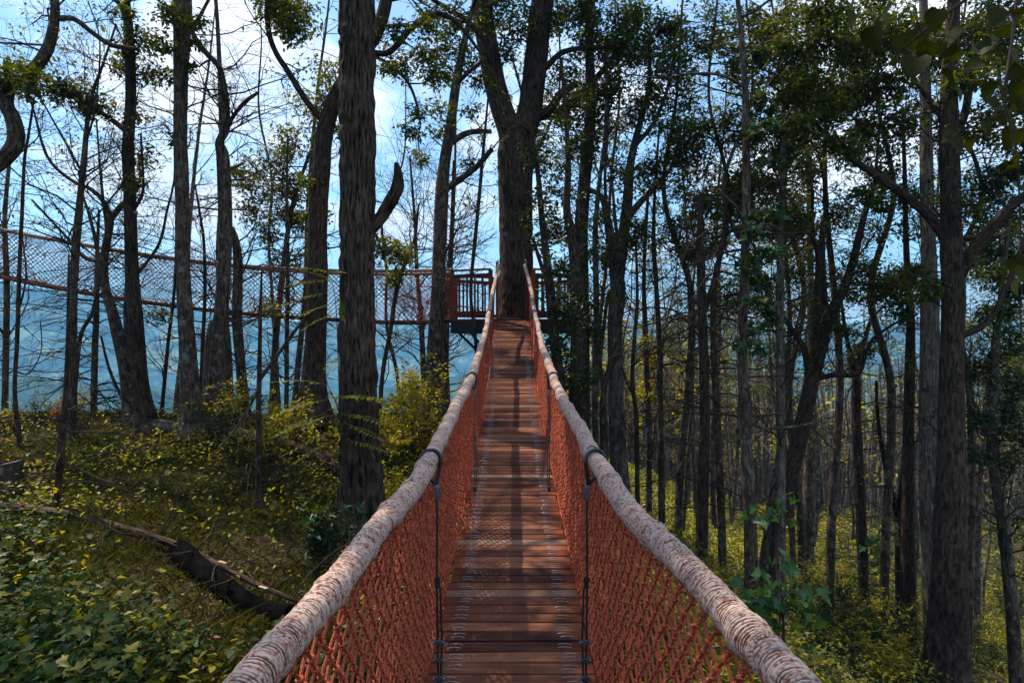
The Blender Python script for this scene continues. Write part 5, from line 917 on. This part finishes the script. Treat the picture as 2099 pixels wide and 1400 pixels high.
# grass
x, y, r = field(120000, -13, 1.5, 2.6, 15.5, 1.3, lambda x, y: .25 + .75 * blob(x, y, .7, 5), 3)
n = len(x); h = r.uniform(.04, .15, n); w = .002 + .0007 * y; az = r.uniform(0, 2 * np.pi, n); ln = r.normal(0, .10, (n, 2)); B = np.stack([x, y, ground(x, y) - .01], 1)
s_ = np.stack([np.cos(az), np.sin(az), 0 * az], 1) * w[:, None]; V = np.stack([B - s_, B + s_, B + np.stack([ln[:, 0] * .4, ln[:, 1] * .4, h * .6], 1) + s_ * .7, B + np.stack([ln[:, 0], ln[:, 1], h], 1)], 1)
i = np.arange(n)[:, None] * 4; m_ = MB(); m_.add(V.reshape(-1, 3), t=np.concatenate([i + [[0, 1, 2]], i + [[0, 2, 3]]])); m_.build('grass', M['grass'], kind='stuff')
# brown leaf litter, thick on the worn strip along the crest
def litter(x, y): return np.clip(.05 + np.exp(-((y - 13.2) / .7) ** 2) * (x < -3.5) + .5 * np.exp(-((x + 2.5) ** 2 + (y - 7.2) ** 2) / 1.2) + .5 * np.exp(-((x + 1.9) ** 2 + (y - 5.0) ** 2) / .8), 0, 1)
x, y, r = field(60000, -13, 2, 2.6, 15, 1.0, litter, 4); m_ = MB(); shape_tri(m_, r, np.stack([x, y, ground(x, y) + r.uniform(.005, .05, len(x))], 1), .06, .85, 0, .6); m_.build('leaf_litter', M['leaf_litter'], kind='stuff')
# right hand slope: fern-like shrubs
def mound(x, y): return .15 + 1.15 * np.clip(fbm(x / 1.6 + 3, y / 1.6 + 9, 3) + .38, 0, 1)
def under(name, n, mat, seed, dens, size, hf, y0=3., y1=46.):
    x, y, r = field(n, .7, 36, y0, y1, 1.55, dens, seed); k = 3; X = np.repeat(x, k) + r.normal(0, .05, len(x) * k); Y = np.repeat(y, k) + r.normal(0, .05, len(x) * k)
    hh = mound(X, Y) * np.clip((X - .6) / 1.5, .2, 1); Z = ground(X, Y) + hh * hf * r.random(len(X)) ** .6
    m_ = MB(); leaves(m_, r, np.stack([X, Y, Z], 1), size + .0035 * Y, width=.5, droop=.1, flat=.7); m_.build(name, M[mat], kind='stuff')
gold = lambda x, y: np.clip(blob(x, y, .33, 2) * 1.2, 0, 1) * np.clip(1.25 - np.abs(x / np.maximum(y, .1) - .36) * 2.2, .12, 1)
under('undergrowth', 90000, 'leaf_yellow', 5, gold, .045, 1.0)
under('undergrowth', 75000, 'leaf_gold', 6, lambda x, y: .35 + .5 * blob(x, y, .5, 6), .05, .95)
under('undergrowth', 42000, 'leaf_cover', 7, lambda x, y: .6 + 0 * x, .05, .6)

# ------------------------------------------------------------------ shrubs and saplings that can be told apart
def shrub(name, label, C, rad, h, n, mat, size, seed, cat='shrub', group=None, stems=9, lean=None, width=.48, twig='twig'):
    rng = np.random.default_rng(seed + 300); C = np.array(C, float); root = thing(name, label, cat, C, group); az = rng.uniform(0, 2 * np.pi, stems); el = rng.uniform(.7, 1.4, stems)
    D = np.stack([np.cos(az) * np.cos(el) * rad / h * 1.6, np.sin(az) * np.cos(el) * rad / h * 1.6, np.sin(el)], 1)
    lv = grow(rng, np.repeat(C[None], stems, 0) + rng.normal(0, .04, (stems, 3)) * [1, 1, 0] - [0, 0, .03], D, h * rng.uniform(.7, 1.15, stems), np.full(stems, .009), 3, nch=(6, 3), ratio=.45, curl=.15, trop=.1, tmin=.25)
    st = MB(); put(st, lv[:1], (6,)); sub(st, 'stems', M[twig], root, kind='stuff'); t_ = MB(); put(t_, lv[1:], (4, 3)); sub(t_, 'twigs', M[twig], root, kind='stuff')
    p, D_ = sample(rng, lv, n, (-1, -2)); f = MB(); leaves(f, rng, p + rng.normal(0, .02, p.shape), size, D_, width=width); sub(f, 'foliage', M[mat], root, kind='stuff'); return root
shrub('shrub', 'glossy dark green broadleaf shrub at the foot of the big trunk', G(655, 7.7, .02), .34, .72, 420, 'leaf_maple', .13, 1, width=.36)
shrub('shrub', 'bush with red and orange leaves on the left skyline', G(132, 13.6), .25, .5, 260, 'leaf_red', .08, 2)
shrub('shrub', 'yellow bush right beside the red leaved one on the left skyline', G(152, 13.8), .35, .8, 420, 'leaf_yellow', .08, 3)
shrub('shrub', 'small green-yellow bush left of the red leaved one', G(84, 13.8), .3, .6, 320, 'leaf_gold', .08, 4)
shrub('shrub', 'low golden plant at the far left end of the skyline', G(12, 13.2), .3, .55, 260, 'leaf_yellow', .08, 5)
shrub('shrub', 'low dark juniper-like bush below the thick stubbed trunk', G(418, 12.0), .7, .65, 900, 'leaf_dark', .06, 6)
for k, (px, d, h, n_, lab) in enumerate([(800, 11.6, 1.6, 1500, 'tall yellow bush immediately right of the big trunk'), (842, 12.6, 1.35, 1300, 'yellow bush between the big trunk and the handrail'), (868, 13.6, 1.2, 900, 'golden bush nearest the left handrail'), (790, 9.8, .9, 800, 'low yellow bush tucked behind the handrail right of the big trunk'),
     (470, 12.6, .95, 600, 'yellow bush by the foot of the decayed-top trunk'), (505, 13.2, 1.0, 600, 'yellow-green bush behind the long grey fallen trunk'), (600, 12.2, .8, 600, 'golden bush left of the wide-footed leaning tree'), (560, 11.2, .6, 500, 'short golden bush right of the lone dead sapling')]):
    shrub('shrub', lab, G(px, d), .6, h, n_, 'leaf_yellow' if k not in (5,) else 'leaf_gold', .085, 20 + k, group='yellow bushes along the back of the clearing')
r = np.random.default_rng(8); made = 0; used = []
while made < 46:
    d = r.uniform(6, 30) ; px = r.uniform(1280, 2090); x = (px - CX) * d / F
    py = CY - gz(x, d) * F / d
    if py > 1430 or any(abs(px - a) < 26 and abs(py - b) < 26 for a, b in used) or (px < 1060 + (py - 540) * .78 + 30): continue
    used.append((px, py)); kind = r.choice(['leaf_yellow', 'leaf_yellow', 'leaf_gold', 'leaf_cover']); hx = min(HEROES, key=lambda q: abs(q[0] - px)) if HEROES else None
    side = 'left' if px < hx[0] else 'right'; tone = {'leaf_yellow': 'bright yellow', 'leaf_gold': 'olive gold', 'leaf_cover': 'dark green'}[kind]; dist = 'near' if d < 12 else 'farther' if d < 20 else 'distant'
    shrub('shrub', f'{dist} {tone} fern-like shrub, low and to the {side} of the {hx[2].split(",")[0]}'[:110] if False else f'{dist} {tone} shrub {side} of the {short(hx[2])}', (x, d, gz(x, d)), r.uniform(.5, .9), r.uniform(.6, 1.5), int(r.uniform(350, 700)), kind, .07 + .0022 * d, 60 + made, group='shrubs on the right hand slope', stems=7); made += 1

# pinnate leaved sapling in front of the big trunk: every frond a part
def frond(c, dirv, L, w, rng, nl=8):
    m = MB(); d = nrm(np.array(dirv, float)); side = nrm(np.cross(d, [0, 0, 1.])); t = np.linspace(0, 1, 8)[:, None]; rach = c + d * L * t + np.array([0, 0, -1.]) * L * .22 * t ** 2
    tubes(m, rach, np.linspace(.0035, .0012, 8), 4); f = catmull(rach, nl + 2)[2:]; 
    for s in (-1, 1):
        n = len(f); a = nrm(side * s + d * .35 + [0, 0, -.18] + rng.normal(0, .07, (n, 3))); ll = w * (1 - .35 * np.abs(np.linspace(-.6, 1, n))); up = np.array([0, -.15, 1.]); b = nrm(np.cross(up, a)); q = f + a * ll[:, None] * .5
        V = np.stack([f, q + b * ll[:, None] * .18, f + a * ll[:, None] - [0, 0, .008], q - b * ll[:, None] * .18 ], 1); i = np.arange(n)[:, None] * 4; m.add(V.reshape(-1, 3), t=np.concatenate([i + [[0, 2, 1]], i + [[0, 3, 2]]]))
    a = nrm(rach[-1] - rach[-2]); b = nrm(np.cross([0, 0, 1.], a)); V = np.array([rach[-1], rach[-1] + a * w * .5 + b * w * .18, rach[-1] + a * w, rach[-1] + a * w * .5 - b * w * .18]); m.add(V, t=[[0, 2, 1], [0, 3, 2]]); return m
def pinnate(label, base, stem, fronds, seed, mat='leaf_frond'):
    rng = np.random.default_rng(seed); root = thing('pinnate_sapling', label, 'sapling', base); m = MB(); sp = catmull(np.array(stem), 24); tubes(m, sp, np.linspace(.014, .004, 24), 6); sub(m, 'stem', M['twig'], root)
    for (px, py, d, dx_, dz_, L) in fronds:
        e = P(px, py, d); j = np.argmin(np.linalg.norm(sp - e, axis=1)); c = MB()
        if np.linalg.norm(sp[j] - e) > .05: tubes(c, catmull(np.stack([sp[j], (sp[j] + e) / 2 + [0, 0, .04], e]), 6), np.linspace(.005, .003, 6), 4)
        f = frond(e, (dx_, rng.normal(-.2, .2), dz_), L * 1.45, .16 * L / .45 + .03, rng); f.q += [q_ + f.n for q_ in c.q]; f.qu += c.qu; f.v += c.v; f.n += c.n
        sub(f, 'frond', M[mat], root)
b_ = G(705, 8.5); pinnate('sapling with long yellow feathery leaves reaching across the big trunk low down', b_, [b_, P(712, 1000, 8.5), P(708, 900, 8.45), P(690, 830, 8.4), P(672, 790, 8.4), P(665, 760, 8.4)],
    [(690, 815, 8.4, 1, .25, .42), (672, 790, 8.4, -.5, .2, .40), (668, 820, 8.4, -1, -.05, .38), (700, 812, 8.3, 1, .05, .50), (690, 850, 8.4, -1, -.1, .42), (706, 850, 8.3, 1, .12, .34), (700, 880, 8.4, -.9, -.15, .40), (712, 870, 8.4, .9, -.05, .30), (660, 850, 8.5, -1, -.2, .36), (690, 900, 8.4, -.8, -.25, .34), (672, 770, 8.5, .3, .6, .26), (720, 905, 8.35, 1, .0, .26)], 5)
b_ = G(722, 8.75); pinnate('upright sapling whose yellow feathery leaves hang over the side bridge net', b_, [b_, P(700, 900, 9.0), P(694, 760, 9.1), P(690, 650, 9.1), P(684, 590, 9.1), P(672, 560, 9.1)],
    [(680, 575, 9.1, -.9, .1, .36), (672, 562, 9.1, .6, .2, .22), (678, 600, 9.1, -1, -.05, .36), (688, 620, 9.1, -1, -.2, .34), (690, 580, 9.0, -.5, .35, .26), (690, 640, 9.1, -.9, -.3, .30), (682, 560, 9.1, -.8, .3, .30), (690, 600, 9.1, .2, -.5, .2)], 6)

# maple saplings at the right: every leaf an object
def leaf_meshes(name, outline, mat, k=3):
    out = []
    for q in range(k):
        m = MB(); leafshape(m, np.random.default_rng(q), np.zeros((1, 3)), 1.0, outline, droop=.55 if outline is MAPLE else .8, D=np.array([[0, -1., 0]]), tilt=.3); out.append(m.mesh(name, mat))
    return out
def leaf_parts(root, pos, size, meshes, rng, parent=None, tilt=.5):
    o0 = Vector(ORIG[root.name])
    for p in pos:
        o = bpy.data.objects.new('leaf', meshes[rng.integers(len(meshes))]); COL.objects.link(o); o.parent = parent or root; o.location = Vector(p) - o0
        o.rotation_euler = (rng.normal(0, tilt), rng.normal(0, tilt), rng.uniform(0, 6.28)); s = size * rng.uniform(.7, 1.15); o.scale = (s, s, s)
MM = leaf_meshes('leaf', MAPLE, M['leaf_maple']); HM = leaf_meshes('leaf', HEART, M['leaf_heart'])
def maple_sapling(label, px, top, d, clusters, size, seed):
    rng = np.random.default_rng(seed); b = G(px, d); root = thing('maple_sapling', label, 'sapling', b); sp = catmull(np.stack([b - [0, 0, .05], (b + P(px + 6, top, d)) / 2 + [.05, 0, 0], P(px, top, d)]), 22); m = MB(); tubes(m, sp, np.linspace(.022, .007, 22), 7); sub(m, 'stem', M['bark_grey'], root); tw = MB()
    for a, c, n, rad in clusters:
        e = P(a, c, d + rng.normal(0, .15)); j = np.argmin(np.linalg.norm(sp - e - [0, 0, -.15], axis=1)); tubes(tw, catmull(np.stack([sp[j], (sp[j] + e) / 2 + [0, 0, .04], e]), 6), np.linspace(.006, .002, 6), 4)
        pos = e + rng.normal(0, 1, (n, 3)) * rad * np.array([1, .7, .6]); leaf_parts(root, pos, size, MM, rng); tubes(tw, np.stack([np.broadcast_to(e, pos.shape), pos], 1), np.tile([.002, .0012], (n, 1)), 3)
    sub(tw, 'twigs', M['twig'], root, kind='stuff')
maple_sapling('young maple with big dark leaves close below the right handrail', 1592, 1120, 6.2, [(1560, 1180, 9, .10), (1600, 1150, 8, .09), (1640, 1200, 10, .10), (1580, 1230, 12, .12), (1540, 1240, 8, .09), (1620, 1250, 12, .11), (1655, 1235, 8, .10), (1600, 1290, 8, .12), (1560, 1210, 8, .1)], .14, 1)
maple_sapling('thin maple with a few leaves beside the lichen spotted trunk', 1590, 1025, 8.4, [(1570, 1045, 8, .13), (1598, 1030, 8, .12), (1610, 1060, 6, .10), (1555, 1065, 4, .1)], .15, 2)
maple_sapling('light green young maple glowing among yellow shrubs between the right trunks', 1812, 1085, 15.5, [(1800, 1095, 6, .2), (1820, 1085, 6, .2), (1812, 1110, 8, .25), (1790, 1115, 5, .2)], .20, 3)

# branch of large heart shaped leaves hanging into the top right corner, close to the camera
rng = np.random.default_rng(21); rt = P(2250, -160, 2.4); hb_ = thing('overhanging_branch', 'shaded branch with large round leaves hanging into the top right corner', 'branch', rt)
nodes = [P(2250, -160, 2.4), P(2080, -60, 2.3), P(1980, 0, 2.25), P(1900, 60, 2.2), P(1840, 110, 2.2)]; m = MB(); tubes(m, catmull(np.array(nodes), 20), np.linspace(.012, .003, 20), 7); sub(m, 'branchlet', M['bark_dark'], hb_)
spots = [(1755, 30), (1830, 10), (1790, 55), (1945, 215), (1985, 225), (1960, 265), (1940, 280), (1880, 120), (1910, 90), (1850, 70), (1970, 110), (2010, 130), (1995, 95), (2040, 170), (2070, 140), (1930, 150), (1960, 180), (1890, 50), (1925, 20), (2000, 50), (2060, 60), (2085, 100), (2040, 20), (2090, 20), (2050, 300), (2080, 270), (2095, 330), (2060, 230), (2030, 240), (2000, 280), (2085, 210), (1975, 60), (1865, 20), (2020, 80), (1900, 115), (1950, 90), (2025, 205), (2070, 330), (2092, 380), (1840, 115), (1870, 85), (2010, 175), (2096, 170)]
Ps = np.array([P(a, b, 2.25 + rng.normal(0, .12)) for a, b in spots]); sp = catmull(np.array(nodes), 40); tw = MB()
n2 = [P(2090, -60, 2.3), P(2075, 80, 2.25), P(2060, 200, 2.2), P(2085, 330, 2.2), P(2095, 560, 2.25)]; sp2 = catmull(np.array(n2), 40); tubes(tw, sp2, np.linspace(.006, .002, 40), 5); spa = np.concatenate([sp, sp2])
for p in Ps: j = np.argmin(np.linalg.norm(spa - p - [0, 0, .06], axis=1)); tubes(tw, np.stack([spa[j], (spa[j] + p) / 2 + [0, 0, .01], p]), np.array([.0016, .0013, .001]), 4)
sub(tw, 'twigs', M['twig'], hb_, kind='stuff'); leaf_parts(hb_, Ps, .074, HM, rng, tilt=.35); leaf_parts(hb_, [P(2082, 530, 2.25), P(2096, 545, 2.2), P(2090, 570, 2.25)], .06, HM, rng)

# ------------------------------------------------------------------ trees deeper in the wood: one of each kind, then copies
def proto(kind, seed):
    rng = np.random.default_rng(seed); H = rng.uniform(13, 17); r0 = rng.uniform(.05, .12); n = 8; z = np.linspace(-.3, H, n); lean = rng.normal(0, .055, 2)
    pts = np.stack([lean[0] * z + np.cumsum(rng.normal(0, .20, n)), lean[1] * z + np.cumsum(rng.normal(0, .20, n)), z], 1); pts[:, :2] -= pts[0, :2]; R = r0 * np.linspace(1.05, .12, n) ** .8
    m = MB(); C, r_ = trunk_mb(m, pts, R, 0, seed, .28, 9, flare=True); tr = m.mesh('trunk', M['bark_pale'] if kind == 'pale' else M['bark_grey'])
    nb = 34; cand = np.where(C[:, 2] > (2.0 if kind == 'bare' else 5.))[0]; i = rng.choice(cand, nb); az = rng.uniform(0, 2 * np.pi, nb); el = rng.uniform(-.1, .4, nb) if kind == 'bare' else rng.uniform(.3, 1.0, nb)
    lv = grow(rng, C[i], np.stack([np.cos(az) * np.cos(el), np.sin(az) * np.cos(el), np.sin(el)], 1), rng.uniform(1.0, 2.8, nb), np.clip(r_[i] * .35, .008, .04), 3, nch=(5, 3), curl=.18, trop=.05)
    t = MB(); put(t, lv, (5, 3, 3)); tw = t.mesh('twigs', M['twig_pale']); cr = None
    if kind != 'bare':
        nl = {'leafy': 2000, 'pale': 1100, 'gold': 1700}[kind]; p, D_ = sample(rng, lv, nl, (-1, -2)); c = MB(); leaves(c, rng, p + rng.normal(0, .06, p.shape), .15, D_); cr = c.mesh('crown', M['leaf_gold' if kind == 'gold' else 'leaf_canopy'])
    return kind, tr, tw, cr
protos = [proto(k, s) for k, s in (('bare', 1), ('bare', 2), ('bare', 3), ('leafy', 4), ('leafy', 5), ('pale', 6), ('gold', 7), ('gold', 8))]
r = np.random.default_rng(15)
def plant(kind_w, px, d, scale, group, tone):
    x = (px - CX) * d / F; q = protos[r.choice(len(protos), p=kind_w)]; kind, tr, tw, cr = q
    hx = min(HEROES, key=lambda h_: abs(h_[0] - px)); side = 'left' if px < hx[0] else 'right'; nm = {'bare': 'bare_tree', 'leafy': 'leafy_tree', 'pale': 'slim_tree', 'gold': 'leafy_tree'}[kind]
    far = 'mid-distance' if d < 24 else 'distant' if d < 34 else 'farthest'; look = {'bare': 'thin bare', 'leafy': 'thin dark-leaved', 'pale': 'pale slender', 'gold': 'thin golden-leaved'}[kind]
    o = thing(nm, f'{far} {look} tree {side} of the {short(hx[2])}', 'tree', (x, d, gz(x, d)), group)
    o.rotation_euler = (0, 0, r.uniform(0, 6.28)); o.scale = (scale, scale, scale * r.uniform(.9, 1.15))
    for n_, me in (('trunk', tr), ('twigs', tw), ('crown', cr)):
        if me is None: continue
        c = bpy.data.objects.new(n_, me); COL.objects.link(c); c.parent = o
        if n_ != 'trunk': c['kind'] = 'stuff'
for k in range(42):
    d = 16.5 + 27 * r.random() ** 1.15; px = 1175 + (2160 - 1175) * (k + r.random()) / 42 if k % 1 == 0 else 0; px = 1175 + (px * 7919 % 985)
    edge = (px - 1175) / 985
    plant(np.array([.16, .16, .12, .08 + .1 * edge, .08 + .08 * edge, .12, .14 - .09 * edge, .14 - .09 * edge]), px, d, r.uniform(.8, 1.15) * (.8 if edge < .3 else 1), 'thin trees deeper in the right hand wood', 0)
for k in range(8):
    px = r.uniform(-40, 1000); plant(np.array([.3, .3, .3, 0, 0, .05, .05, 0]) / 1.0, px, r.uniform(17, 26), r.uniform(.7, .95), 'thin bare trees beyond the crest', 0)

# far-off wood that reads as one mass
n = 1500; x, y, rr = field(n * 3, -10, 130, 44, 150, 1.2, lambda x, y: (x > .06 * y).astype(float), 9); n = len(x); H = rr.uniform(7, 13, n); zg = ground(x, y)
t = np.linspace(0, 1, 4)[None, :, None]; A = np.stack([x, y, zg - .5], 1)[:, None]; Bt = np.stack([x + rr.normal(0, .8, n), y + rr.normal(0, .8, n), zg + H], 1)[:, None]; L = A * (1 - t) + Bt * t; L[:, 1:3, :2] += rr.normal(0, .2, (n, 2, 2))
m = MB(); tubes(m, L, np.array([.16, .13, .09, .03])[None] * rr.uniform(.6, 1.3, n)[:, None], 4)
nb = 9; i = np.repeat(np.arange(n), nb); tt = rr.uniform(.35, 1, n * nb); S = A[i, 0] * (1 - tt[:, None]) + Bt[i, 0] * tt[:, None]; E = S + rr.normal(0, 1, (n * nb, 3)) * [1.2, 1.2, .6] + [0, 0, .7]; tubes(m, np.stack([S, E], 1), np.tile([.035, .012], (n * nb, 1)), 3)
m.build('distant_woodland', M['bark_pale'], kind='stuff')
k = 42; i = np.repeat(np.arange(n), k); sel = rr.random(n * k) < (.25 + .75 * blob(x, y, .04))[i]; i = i[sel]; tt = rr.uniform(.3, 1.05, len(i)); C = A[i, 0] * (1 - tt[:, None]) + Bt[i, 0] * tt[:, None] + rr.normal(0, 1, (len(i), 3)) * [1.1, 1.1, .5]
m = MB(); leaves(m, rr, C, .50, width=.6, flat=.5); m.build('distant_foliage', M['leaf_yellow'], kind='stuff')

# where two labels came out alike, tell the things apart by their order from left to right
by = {}
for o in COL.objects:
    if o.parent is None and 'label' in o: by.setdefault(o['label'], []).append(o)
for lab, os_ in by.items():
    if len(os_) < 2: continue
    os_.sort(key=lambda o: o.location.x / max(1., o.location.y)); nn = len(os_)
    words = ['leftmost of two', 'rightmost of two'] if nn == 2 else ['leftmost of three', 'middle of three', 'rightmost of three'] if nn == 3 else ['leftmost of several'] + [['second', 'third', 'fourth', 'fifth', 'sixth'][min(4, k - 1)] + ' from left' for k in range(1, nn - 1)] + ['rightmost of several']
    for o, w_ in zip(os_, words): o['label'] = lab + ', ' + w_
